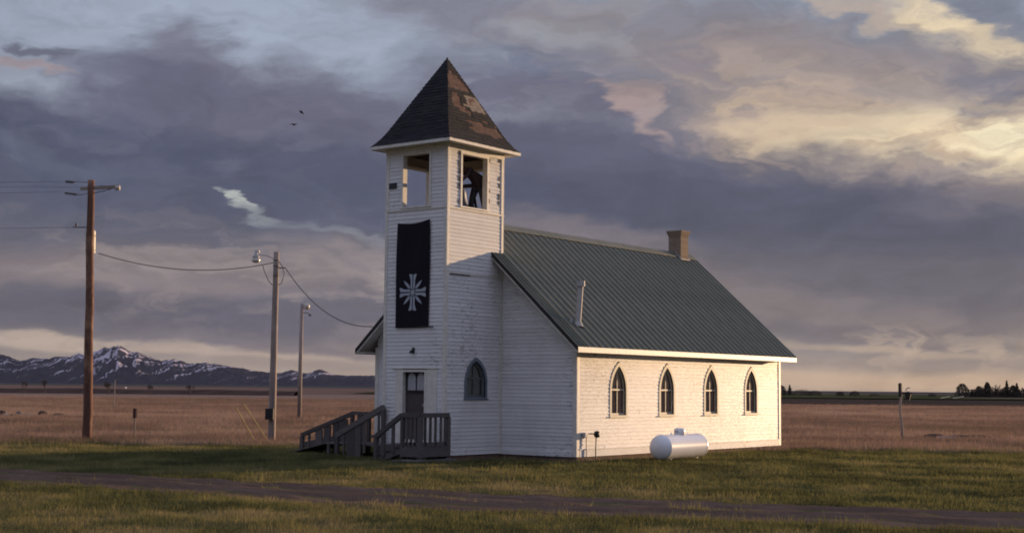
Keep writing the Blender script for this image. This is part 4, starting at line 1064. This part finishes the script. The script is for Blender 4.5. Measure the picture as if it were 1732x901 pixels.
MB().tube([top + Vector((0, 0, -.44)) - axd * .05, top + Vector((0, 0, -.52)) - axd * .35, top + Vector((0, 0, -.48)) - axd * .6], .010, 6).build('jumper', M['wire'], p1)
bk = (Vector((P1.x, P1.y, 0)) - Vector((CAM.x, CAM.y, 0))).normalized() * .30
tz0, tz1 = 6.42, 7.20
xf = MB().tube([bk + Vector((-.11, -.08, tz0 + .0)), bk + Vector((-.11, -.08, tz0 + .03)), bk + Vector((-.12, -.09, tz1)), bk + Vector((-.12, -.09, tz1 + .07))], [.155, .165, .165, .10], 20)
xf = xf.build('transformer', M['xformer'], p1, smooth=False)
for z in (tz0 + .12, tz1 - .16): MB().lathe([(.166, -.012), (.178, -.01), (.178, .01), (.166, .012)], 20, org=bk + Vector((-.115, -.085, z))).build('band', M['iron'], xf)
MB().bar(Vector((-.12, -.1, tz1 + .10)), Vector((-.12, -.1, tz1 + .10)) - axd * .62, .03, .03).tube([Vector((-.12, -.1, tz1 + .14)) - axd * .50, Vector((-.12, -.1, tz1 + .24)) - axd * .50], [.04, .03], 8).build('side_bracket', M['iron'], p1)
def P1w(v): return P1 + Vector(v)
far = -axd * 60 + Vector((0, 0, 2.0))
wire('power_line', P1w(top + Vector((0, 0, -.06)) - axd * 1.02), P1w(top + far + Vector((0, 0, .6))), 1.0, 'thin wire running left out of the frame from the very top of the tall pole', .005)
wire('power_line', P1w(top + Vector((0, 0, -.24)) + axd * .30), P1w(top + far * 1.02 + Vector((0, 0, .7))), .9, 'thin wire crossing the top of the tall pole from its lit right insulator', .004)
wire('power_line', P1w(top + Vector((0, 0, -.42)) - axd * 1.10), P1w(top + far + Vector((0, 0, -.2))), 1.0, 'wire leaving the crossarm of the tall pole to the left, just under the top one', .005)
wire('power_line', P1w(Vector((-.12, -.1, tz1 + .10)) - axd * .6), P1w(top + far + Vector((0, 0, -1.7))), .9, 'lowest wire leaving the tall pole to the left beside its transformer', .005)
P2 = Vector((-12.15, 5.15, G0))
p2 = empty('utility_pole', P2, label='grey wooden pole with arm lamp and meter box, middle of the three', cat='utility pole')
pts = [Vector((0, 0, -.4)).lerp(Vector((.02, 0, 6.62)), t) for t in np.linspace(0, 1, 10)]
MB().tube(pts, list(np.linspace(.135, .095, 10)), 16).build('pole', M['pole_grey'], p2, smooth=True)
for z in (6.32, 6.12, 5.78): MB().lathe([(.098, -.01), (.112, -.01), (.112, .01), (.098, .01)], 16, org=(.02, 0, z)).build('band', M['iron'], p2)
la = -axd
MB().tube([Vector((0, 0, 6.30)), Vector((0, 0, 6.42)) + la * .16, Vector((0, 0, 6.50)) + la * .36, Vector((0, 0, 6.50)) + la * .62], .016, 8).build('lamp_arm', M['steel'], p2)
lh = MB().lathe([(.03, .28), (.05, .26), (.055, .14), (.09, .10), (.13, .03), (.13, .0)], 16, org=Vector((0, 0, 6.40)) + la * .70)
lh = lh.build('lamp_head', M['steel'], p2, smooth=True)
MB().lathe([(.125, -.002), (.145, -.10), (.12, -.15), (.03, -.17)], 16, org=Vector((0, 0, 6.40)) + la * .70).build('lamp_lens', M['lampglass'], lh, smooth=True)
MB().tube([Vector((0, 0, 6.60)) + la * .62, Vector((0, 0, 6.66)) + la * .62], .04, 8).build('photocell', M['lampglass'], lh)
MB().tube([Vector((0, 0, 6.14)) + la * .46, Vector((0, 0, 5.95)) + la * .40, Vector((0, 0, 5.60)) + la * .24, Vector((0, 0, 5.45)) + la * .10], .013, 6).build('drop_cable', M['wire'], p2)
MB().tube([Vector((0, 0, 6.30)) + axd * .1, Vector((0, 0, 6.10)) + axd * .24, Vector((0, 0, 5.85)) + axd * .30, Vector((0, 0, 5.52)) + axd * .22, Vector((0, 0, 5.45)) + axd * .10], .013, 6).build('drop_cable', M['wire'], p2)
MB().tube([Vector((0, 0, 6.06)) + axd * .10, Vector((0, 0, 6.06)) + axd * .34], .022, 6).build('bracket', M['iron'], p2)
mbx = MB().box(-.20, .08, -.26, -.11, .78, 1.16, mat=Matrix.Rotation(-YAW, 4, 'Z')); mbx.build('meter_box', M['iron'], p2)
MB().tube([Vector((-.02, -.13, 1.1)), Vector((-.02, -.12, 1.4))], .02, 6).build('conduit', M['steel'], p2)
P3 = Vector((-35.13, 28.68, G0))
p3 = empty('utility_pole', P3, label='thinner pale pole with small floodlight, rightmost and farthest of the three', cat='utility pole')
MB().tube([(0, 0, -.4), (.0, 0, 3), (.02, 0, 6.72)], [.125, .115, .095], 14).build('pole', M['pole_grey'], p3, smooth=True)
MB().lathe([(.04, .22), (.15, .16), (.17, .05), (.15, -.12), (.03, -.15)], 14, org=Vector((0, 0, 6.52)) + axd * .30).build('lamp_head', M['lampglass'], p3, smooth=True)
MB().tube([Vector((0, 0, 6.15)), Vector((0, 0, 6.2)) + axd * .3, Vector((0, 0, 6.08)) + axd * .5], .02, 6).lathe([(.02, .1), (.08, .04), (.10, 0), (.02, -.02)], 10, org=Vector((0, 0, 6.02)) + axd * .5).build('lamp_arm', M['iron'], p3)
MB().tube([Vector((.0, -.1, 6.1)) + axd * .12, Vector((0, -.1, 2.4)) + axd * .13], .012, 6).build('conduit', M['wire'], p3)
wire('service_wire', P1w((-.1, 0, 6.42)) + axd * .2, P2 + Vector((0, 0, 6.26)), .42, 'dark cable sagging from the tall pole to the middle pole', .014)
wire('service_wire', P2 + Vector((0, 0, 6.06)) + axd * .34, (-5.1, 2.6, 3.65), .55, 'dark cable running down from the middle pole to the left church eave', .014)
for dx, lb in ((0, 'yellow guarded guy wire slanting to the middle pole, left of the pair'), (.62, 'yellow guarded guy wire slanting to the middle pole, right of the pair')):
    g = empty('guy_wire', P2 + Vector((-.15, .1, 0)), label=lb, cat='guy wire', group='guy wires of the middle pole')
    a_ = Vector((0, 0, .02)) - axd * (.55 - dx * .75); b_ = Vector((0, 0, 1.15)) - axd * (1.22 - dx * .40)
    if dx: b_.z = 1.30
    MB().tube([a_, b_], .020, 8).build('guard', M['yellow'], g)
    MB().tube([a_ - (b_ - a_) * .08, a_], .010, 6).build('anchor_rod', M['iron'], g)

# posts
gp = empty('marker_post', (-18.45, 4.19, G0), label='short pale post with dark red top standing in the dry grass', cat='post')
MB().tube([(0, 0, -.2), (0, 0, .72)], .034, 10).build('shaft', M['slat'], gp)
MB().box(-.085, .085, -.03, .03, .70, 1.06).build('marker_plate', plain('dark_red_plate', (.06, .025, .025)), gp)
MB().tube([(0, 0, -.2), (.02, 0, 2.3)], .035, 8).build('thin_post', M['pole_grey'], loc=(-69.55, 41.54, G0), label='thin lone pale post out in the field right of the tall pole', cat='post')
pr3 = empty('wooden_post', (1.58, 27.62, G0), label='crooked grey wooden post with a small dark box near its top', cat='post')
MB().tube([(0, 0, -.3), (0.0, 0, .5), (-.08, -.02, 1.2), (-.03, 0, 1.75), (-.06, 0, 2.32)], [.055, .05, .05, .05, .055], 12).build('post', M['pole_grey'], pr3, smooth=True)
MB().box(-.12, .0, -.06, .06, 1.75, 2.30).build('dark_sleeve', M['dark'], pr3)
MB().bar(Vector((0, 0, 1.90)), Vector((0, 0, 1.90)) + axd * .42, .07, .07).build('bracket', M['iron'], pr3)
MB().tube([Vector((0, 0, 1.62)) + axd * .24, Vector((0, 0, 1.92)) + axd * .26, Vector((0, 0, 1.97)) + axd * .26], [.09, .14, .05], 12).build('box', M['iron'], pr3)
MB().tube([Vector((0, 0, 2.0)) + axd * .16, Vector((0, 0, 2.12)) + axd * .24, Vector((0, 0, 2.10)) + axd * .34], .02, 6).build('wire_loop', M['iron'], pr3)

# ------------------------------------------------------------------ birds
for (loc, rot, lb) in (((-19.09, 12.89, 13.50), (0, .5, .6), 'upper of two small dark birds flying left of the steeple'), ((-19.35, 12.74, 12.98), (.2, -.1, -.3), 'lower of two small dark birds flying left of the steeple')):
    b_ = empty('bird', loc, label=lb, cat='bird', group='birds in the sky'); b_.rotation_euler = rot
    MB().lathe([(.004, -.11), (.03, -.08), (.036, 0), (.022, .07), (.016, .10), (.002, .12)], 10, axis='X').build('body', M['bird'], b_, smooth=True)
    for s in (-1, 1):
        MB().add([(.04, 0, .01), (-.05, 0, .01), (-.06, s * .10, .05), (-.09, s * .20, .03), (.0, s * .11, .065), (.03, s * .05, .04)] + [(.04, 0, .0), (-.05, 0, .0), (-.06, s * .10, .042), (-.09, s * .20, .022), (.0, s * .11, .055), (.03, s * .05, .03)],
                 [(0, 1, 2, 4, 5), (2, 3, 4), (11, 10, 8, 7, 6), (10, 9, 8), (0, 5, 11, 6), (5, 4, 10, 11), (4, 3, 9, 10), (3, 2, 8, 9), (2, 1, 7, 8)]).build('wing', M['bird'], b_)
    MB().add([(-.09, 0, .004), (-.17, .035, 0), (-.17, -.035, 0), (-.09, 0, -.004)], [(0, 1, 2), (3, 2, 1), (0, 3, 1), (0, 2, 3)]).build('tail', M['bird'], b_)

# ------------------------------------------------------------------ stones and scraps in the field
def rock(name, loc, size, mat, label, cat='rock', group=None, seed=0, flat=1):
    rs = np.random.default_rng(seed); n, k = 14, 8; mb = MB(); vs = []
    for i in range(k + 1):
        ph = math.pi * i / k
        for j in range(n):
            q = 2 * math.pi * j / n; f_ = 1 + .34 * (float(vnoise(np.array([2.2 + math.cos(q) * 1.3 * math.sin(ph) + seed]), np.array([2.2 + math.sin(q) * 1.3 * math.sin(ph) + math.cos(ph)]), seed)[0]) - .5)
            vs.append((size[0] * math.sin(ph) * math.cos(q) * f_, size[1] * math.sin(ph) * math.sin(q) * f_, size[2] * math.cos(ph) * f_ + size[2] * .55))
    fs = [(i * n + j, (i + 1) * n + j, (i + 1) * n + (j + 1) % n, i * n + (j + 1) % n) for i in range(k) for j in range(n)]
    mb.add(vs, fs, rs.random()); o = mb.build(name, mat, loc=loc, label=label, cat=cat, group=group); o.rotation_euler = (0, 0, YAW * -1 * 0 + math.atan2(axd.y, axd.x)); return o
def at(u, D, dz=0):
    """a spot on the ground: heading from the camera's place and distance"""
    d = Vector((F2.x, F2.y, 0)) * D + Vector((R2.x, R2.y, 0)) * (D * (u - 866) / 2363.7)
    x, y = CAM.x + d.x, CAM.y + d.y
    return Vector((x, y, float(gz(np.array([x]), np.array([y]))[0]) + dz))
dkst = M['rock']
for i, (u, D, sz, mt_, lb) in enumerate([
    (9, 84, (.34, .3, .20), M['brush'], 'dark stone at the far left edge beside the small white one'),
    (18, 83.5, (.16, .16, .12), M['rockpale'], 'small whitish stone between two dark ones at the far left'),
    (39, 84, (.20, .2, .17), plain('blue_grey_stone', (.07, .08, .11)), 'blue grey stone touching the long tan one'),
    (52, 83.5, (.36, .25, .11), M['slat'], 'long tan stone lying in the dry grass left of the tall pole'),
    (79, 84, (.30, .3, .20), M['brush'], 'dark stone next to the right of the long tan one'),
    (103, 83, (.42, .3, .13), M['brush'], 'low dark stone nearest the tall pole'),
    (30, 81, (.28, .3, .10), M['brush'], 'low dark stone in front of the blue grey one')]):
    rock('stone', at(u, D, -.02), sz, mt_, lb, seed=i + 1, group='stones in the left field')
for i, (u, D, sz, mt_, lb) in enumerate([
    (1576, 59.5, (.50, .3, .15), M['brush'], 'dark clod at the left end of the snow heap by the crooked post'),
    (1592, 59, (.34, .3, .10), plain('dirty_snow', (.24, .24, .26), (.12, .12, .13), .8), 'grey patch of old snow in the middle of the heap'),
    (1606, 59.6, (.30, .3, .10), plain('dirty_snow_b', (.17, .17, .18), (.09, .09, .095), .8), 'darker grey snow lump on the right of the middle one'),
    (1622, 60, (.6, .3, .12), M['brush'], 'long dark clod on the right of the snow heap'),
    (1652, 60.5, (.6, .3, .12), M['brush'], 'farthest right dark clod beyond the snow heap')]):
    rock('snow_lump' if 'snow' in mt_.name else 'clod', at(u, D, -.02), sz, mt_, lb, cat='snow' if 'snow' in mt_.name else 'clod', seed=i + 20, group='snow heap in the right field')
g = at(1593, 300)
for (u, D, ln, lb) in ((1598, 300, 1.9, 'left and duller of two slanting pale sheets far off below the round tree'), (1620, 300, 2.3, 'right and brighter of two slanting pale sheets far off below the round tree')):
    p = at(u, D, .9); d = axd * ln / 2
    MB().bar(-d + Vector((0, 0, -.18)), d + Vector((0, 0, .18)), .9, .12).build('metal_sheet', M['sheet'], loc=p, label=lb, cat='sheet', group='pale sheets in the far field')
g_ = at(217, 330, 1.0)
MB().lathe([(.02, -.25), (.25, -.1), (.25, .1), (.02, .25)], 10).build('white_drum', M['trim'], loc=g_, label='tiny white drum far off on the plain under the snowy peak', cat='drum')

# ------------------------------------------------------------------ trees
def bare_tree(loc, h, spread, label, seed, group, dens=1.0, cat='tree', tw=1.0):
    rs = random.Random(seed); t = empty('bare_tree', loc, label=label, cat=cat, group=group)
    tr, cr = MB(), MB()
    def br(p, d, ln, r, lv):
        q = p + d * ln; mid = p.lerp(q, .5) + Vector((rs.uniform(-1, 1), rs.uniform(-1, 1), rs.uniform(-.3, .5))) * ln * .07
        (tr if lv < 2 else cr).tube([p, mid, q], [r, r * .85, r * .65], 5 if lv < 2 else 3, cap=False)
        if lv >= 5: return
        for i in range(rs.choice((2, 3, 3)) if lv < 4 else rs.choice((3, 4))):
            a = Vector((rs.uniform(-1, 1) * spread, rs.uniform(-1, 1) * spread, rs.uniform(.0, .7)))
            br(p.lerp(q, rs.uniform(.55, 1.0)), (d * .8 + a * .8).normalized(), ln * rs.uniform(.6, .82), max(r * .58, .011 * tw * h / 4), lv + 1)
    br(Vector((0, 0, -.1)), Vector((rs.uniform(-.06, .06), rs.uniform(-.06, .06), 1)).normalized(), h * .27, h * .030, 0)
    tr.build('trunk', M['bark'], t); cr.build('crown', M['deadtwig'], t); return t
def leaf_tree(loc, h, wd, label, seed, group, kind='conifer', cat='tree', mat=None):
    rs = random.Random(seed); t = empty('conifer_tree' if kind == 'conifer' else 'bushy_tree' if kind == 'round' else 'shrub', loc, label=label, cat=cat, group=group)
    MB().tube([(0, 0, -.2), (0.02 * h, 0, h * .5), (0, .01, h * .93)], [h * .03, h * .02, h * .005], 6).build('trunk', M['bark'], t)
    cr = MB()
    for i in range(1100):
        if kind == 'conifer':
            z = rs.random() ** .8; rmx = wd / 2 * (1 - z) ** .8 * (.75 + .35 * math.sin(z * 34 + seed)); r0 = rmx * math.sqrt(rs.uniform(.2, 1)); zz = h * (.06 + .94 * z)
        elif kind == 'round':
            z = rs.random(); prof__ = math.sin(math.pi * min(1, z * .72 + .24)) ** .7; rmx = wd / 2 * prof__; r0 = rmx * math.sqrt(rs.uniform(.25, 1)); zz = h * (.02 + .98 * z)
        else:
            z = rs.random() ** .7; r0 = wd / 2 * math.sqrt(rs.random()); zz = h * z * (1 - (2 * r0 / wd) ** 3 * .5)
        a = rs.uniform(0, 2 * math.pi); cl = .5 + .5 * math.sin(a * 3 + z * 9 + seed)
        if kind != 'low': r0 *= .80 + .28 * cl
        c = Vector((r0 * math.cos(a), r0 * math.sin(a), zz)); s = h * rs.uniform(.03, .06)
        n1_ = Vector((rs.uniform(-1, 1), rs.uniform(-1, 1), rs.uniform(-1, 1))).normalized(); n2_ = n1_.orthogonal().normalized()
        cr.add([c - n1_ * s, c + n2_ * s * .7, c + n1_ * s, c - n2_ * s * .6], [(0, 1, 2, 3)], min(1, max(0, .35 * rs.random() + .5 * cl)))
    cr.build('crown', mat or M['conifer'], t); return t
for i, (u, D, h, sp_, lb) in enumerate([
    (46, 248, 3.5, 1.1, 'leftmost bare tree of the left plain, left of its close neighbour'), (82, 247, 3.5, 1.0, 'bare tree just left of the tall pole, second from the left'),
    (188, 249, 3.4, 1.3, 'wide low bare tree right of the tall pole under the snowy peak'), (259, 246, 2.9, .8, 'narrow bare tree halfway between the tall pole and the guy wires'),
    (326, 245, 3.3, 1.0, 'dense reddish bare tree farthest right on the left plain')]):
    bare_tree(at(u, D), h, sp_, lb, i + 3, 'bare trees on the left plain', tw=2.6)
RG = 'trees of the far shelterbelt on the right'
for i, (u, h, wd, k, lb) in enumerate([
    (1627, 5.0, 5.2, 'round', 'big round dark tree at the left end of the far right shelterbelt'),
    (1643, 3.0, 2.4, 'conifer', 'tiny pointed tree right next to the big round one'),
    (1655, 4.2, 3.8, 'round', 'brownish tree between the tiny pointed one and the tall narrow crown'),
    (1669, 5.6, 3.0, 'round', 'first tall narrow crown of the far right shelterbelt'),
    (1702, 6.2, 3.0, 'conifer', 'darkest conifer of the far right shelterbelt, right of the bare crowns'),
    (1713, 4.6, 3.6, 'round', 'shorter round tree touching the left side of the last one'),
    (1719, 5.4, 3.4, 'conifer', 'last full conifer before the right edge of the picture')]):
    leaf_tree(at(u, 500), h, wd, lb, i + 40, RG, k)
for i, (u, h, lb) in enumerate([(1680, 5.6, 'bare crown just right of the first tall narrow crown'), (1687, 6.6, 'tallest bare crown of the far right shelterbelt'), (1696, 4.9, 'low bare crown left of the darkest conifer'), (1731, 5.8, 'bare tree cut by the right edge of the picture')]):
    bare_tree(at(u, 502), h, .55, lb, i + 60, RG, tw=1.6)
for i, (u, h, wd) in enumerate([(u_, 3.2 + .5 * (j % 3), 7.5) for j, u_ in enumerate(range(1646, 1742, 12))]):
    leaf_tree(at(u, 506), h, wd, ['brush under the gap right of the big round tree', 'brush at the foot of the brownish tree', 'brush left of the first tall narrow crown trunk', 'brush under the bare crown beside the first tall narrow crown', 'brush under the low bare crown', 'brush at the foot of the darkest conifer', 'brush at the foot of the last full conifer', 'brush by the right edge of the picture', 'brush cut by the right edge of the picture', 'brush just beyond the right edge'][i], i + 80, 'brush at the foot of the far right shelterbelt', 'low', 'shrub', M['brush'])
for i, (u, h, wd, k, lb) in enumerate([
    (1322, 3.8, 4.0, 'round', 'dark round tree just clear of the right church corner'), (1336, 4.1, 2.8, 'conifer', 'small pointed conifer right of the church corner'),
    (1357, 2.5, 7.4, 'low', 'brown brush next to the pointed conifer by the church'), (1378, 2.2, 5.5, 'low', 'second brown brush clump right of the church corner'),
    (1421, 2.0, 3.2, 'low', 'left of two dark bushes midway to the crooked post'), (1445, 2.2, 3.8, 'low', 'right of two dark bushes midway to the crooked post'), (1478, 1.3, 4.4, 'low', 'low flat bush left of the crooked post'),
    (1576, 1.6, 3.4, 'low', 'low dark bush left of the pale sheets')]):
    leaf_tree(at(u, 520), h, wd, lb, i + 100, 'bushes along the far right field edge', k, 'tree' if k != 'low' else 'shrub', None if k != 'low' else M['brush'])

# ------------------------------------------------------------------ grass
def blades(name, mat, n, q0, q1, hgt, wid, tone_f, mask, power=1.0, lean=.5, hmod=None, lat=.40):
    u = rng.random(n); q = q0 * (q1 / q0) ** u if power == 0 else (q0 ** power + u * (q1 ** power - q0 ** power)) ** (1 / power)
    lt = (rng.random(n) * 2 - 1) * (q * lat + 1.0)
    # gather blades into tufts
    x = CAM.x + q * F2.x + lt * R2.x; y = CAM.y + q * F2.y + lt * R2.y
    k = mask(x, y); x, y, q = x[k], y[k], q[k]; n = len(x)
    cell = vnoise(x * 2.3, y * 2.3, 77) * .6 + vnoise(x * 6, y * 6, 78) * .4
    h = hgt[0] + (hgt[1] - hgt[0]) * rng.random(n) ** 2.4 * 1.35; h *= (.45 + 1.1 * cell)
    if hmod is not None: h *= hmod(x, y)
    wdt = wid * (.6 + .8 * rng.random(n)) * (q / q0) ** .6
    a = rng.random(n) * 2 * np.pi; ld = rng.random(n) * lean * h; la_ = rng.random(n) * 2 * np.pi
    z = gz(x, y) - .005
    V = np.empty((n, 3, 3))
    V[:, 0] = np.stack([x - np.cos(a) * wdt / 2, y - np.sin(a) * wdt / 2, z], -1)
    V[:, 1] = np.stack([x + np.cos(a) * wdt / 2, y + np.sin(a) * wdt / 2, z], -1)
    V[:, 2] = np.stack([x + np.cos(la_) * ld, y + np.sin(la_) * ld, z + h], -1)
    me = bpy.data.meshes.new(name); me.vertices.add(n * 3); me.vertices.foreach_set('co', V.ravel())
    me.loops.add(n * 3); me.loops.foreach_set('vertex_index', np.arange(n * 3, dtype=np.int32))
    me.polygons.add(n); me.polygons.foreach_set('loop_start', np.arange(0, n * 3, 3, dtype=np.int32)); me.polygons.foreach_set('loop_total', np.full(n, 3, dtype=np.int32))
    me.update(calc_edges=True)
    t = np.clip(tone_f(x, y, n), 0, 1); at_ = me.attributes.new('tone', 'FLOAT', 'POINT'); at_.data.foreach_set('value', np.repeat(t, 3))
    me.materials.append(mat); o = bpy.data.objects.new(name, me); C.objects.link(o); tag(o, kind='stuff'); return o
def grass_mat(name, stops, leafc=(.19, .17, .055)):
    m = Mat(name, .9, 0); cc = m.ramp(m.attr(), stops); m.color(cc)
    tl = m.n('ShaderNodeBsdfTranslucent'); m.l(m.mix(.5, cc, leafc), tl.inputs[0]); mxs = m.n('ShaderNodeMixShader'); mxs.inputs[0].default_value = .40
    m.l(m.b.outputs[0], mxs.inputs[1]); m.l(tl.outputs[0], mxs.inputs[2]); m.l(mxs.outputs[0], m.t.nodes['Material Output'].inputs[0])
    g_n = m.n('ShaderNodeNewGeometry'); va = m.n('ShaderNodeVectorMath', operation='MULTIPLY_ADD'); m.l(g_n.outputs['Normal'], va.inputs[0]); va.inputs[1].default_value = (1, 1, 1); va.inputs[2].default_value = (0, 0, .08)
    vn = m.n('ShaderNodeVectorMath', operation='NORMALIZE'); m.l(va.outputs[0], vn.inputs[0]); m.l(vn.outputs[0], m.b.inputs['Normal']); return m.m
def qof(x, y): return (x - CAM.x) * F2.x + (y - CAM.y) * F2.y
def lawn_edge(x, y): return 46.5 + (fbm(x / 2.5, y / 2.5, 4, 55) - .5) * 5
def outside(x, y):
    inn = (x > NXL + .0) & (x < NX - .01) & (y > NY0 + .02) & (y < NY1) | (x > -TW) & (x < 0) & (y > 0) & (y < NY0 + .1)
    return ~inn
def mask_lawn(x, y):
    v = road_v(x, y); jit = (fbm(x * .8, y * 1.6, 5, 90, .65) - .5) * .55
    onroad = (v > .02 + jit * .6) & (v < .97 + jit * .6)
    return outside(x, y) & (wall_d(x, y) > .28) & (~onroad | ((np.abs(v - .5) < .07) & (fbm(x * .8, y * 2, 3, 12) > .56))) & (qof(x, y) < lawn_edge(x, y) + 1.5)
def tone_lawn(x, y, n):
    l_ = (x - CAM.x) * R2.x + (y - CAM.y) * R2.y
    p = fbm(l_ / 1.3, qof(x, y) / 1.5, 4, 60, .6); p2 = fbm(x / 7., y / 7., 3, 61)
    return .48 + (p - .5) * 1.9 + (p2 - .5) * .8 + rng.normal(0, .08, n)
M['lawn'] = grass_mat('short_lawn_grass', [(0, (.050, .060, .034)), (.3, (.095, .100, .046)), (.55, (.150, .150, .064)), (.8, (.235, .20, .090)), (1, (.30, .24, .13))])
M['dry'] = grass_mat('dead_prairie_grass', [(0, (.13, .098, .078)), (.35, (.20, .142, .112)), (.65, (.28, .19, .145)), (1, (.38, .28, .21))], (.24, .155, .12))
blades('lawn_grass', M['lawn'], 1200000, 15.5, 48.5, (.018, .085), .010, tone_lawn, mask_lawn, power=.8)
def mask_weeds(x, y): return mask_lawn(x, y) & (fbm(x / 1.2, y / 1.2, 3, 140) > .60)
blades('weed_tufts', M['lawn'], 260000, 15.5, 48.5, (.05, .17), .012, lambda x, y, n: tone_lawn(x, y, n) + .08, mask_weeds, power=.8, lean=.8)
# taller growth against the foundation and round the porch and tank
def mask_base(x, y):
    d = np.minimum(np.abs(y - NY0) + 10 * ((x < NXL) | (x > NX + .1)), np.abs(x - NX) + 10 * ((y < NY0) | (y > NY1)))
    d = np.minimum(d, np.abs(x) + 10 * ((y < 0) | (y > NY0))); d = np.minimum(d, np.hypot((x - 4) / 1., np.maximum(0, np.abs(y - 5.45) - 1.1)) - .15)
    return outside(x, y) & (d < .45) & (d > .01) & (fbm(x / .5, y / .5, 3, 33) > .44)
blades('foundation_weeds', M['lawn'], 1500000, 30, 46, (.02, .075), .012, tone_lawn, mask_base, lean=.6, lat=.25)
def mask_dry(x, y): return outside(x, y) & (qof(x, y) > lawn_edge(x, y) - 1.0)
def tone_dry(x, y, n):
    return .46 + (fbm(x / 4., y / 4., 5, 70, .6) - .5) * 2.2 + (fbm(x / 30., y / 30., 4, 71) - .5) * 1.4 + rng.normal(0, .10, n)
blades('dry_grass', M['dry'], 900000, 44.5, 205, (.06, .20), .014, tone_dry, mask_dry, power=-.4, lean=.6, hmod=lambda x, y: .5 + 1.0 * fbm(x / 5, y / 5, 3, 99))
def mask_mix(x, y): return outside(x, y) & (qof(x, y) > 44) & (fbm(x / 5., y / 2., 4, 150) > .50)
blades('green_weeds', M['lawn'], 150000, 44.5, 80, (.04, .13), .014, lambda x, y, n: tone_lawn(x, y, n) - .05, mask_mix, power=-.5, lean=.6)

# ------------------------------------------------------------------ air
hz = MB().box(-9500, 1500, -1500, 11500, -3, 330).build('haze', None, kind='stuff')
hm = bpy.data.materials.new('pale_air'); hm.use_nodes = True; t_ = hm.node_tree; t_.nodes.clear()
pv = t_.nodes.new('ShaderNodeVolumePrincipled'); pv.inputs['Color'].default_value = (.70, .78, 1, 1); pv.inputs['Density'].default_value = .000008; pv.inputs['Anisotropy'].default_value = 0
mo = t_.nodes.new('ShaderNodeOutputMaterial'); t_.links.new(pv.outputs[0], mo.inputs['Volume']); hz.data.materials.append(hm)
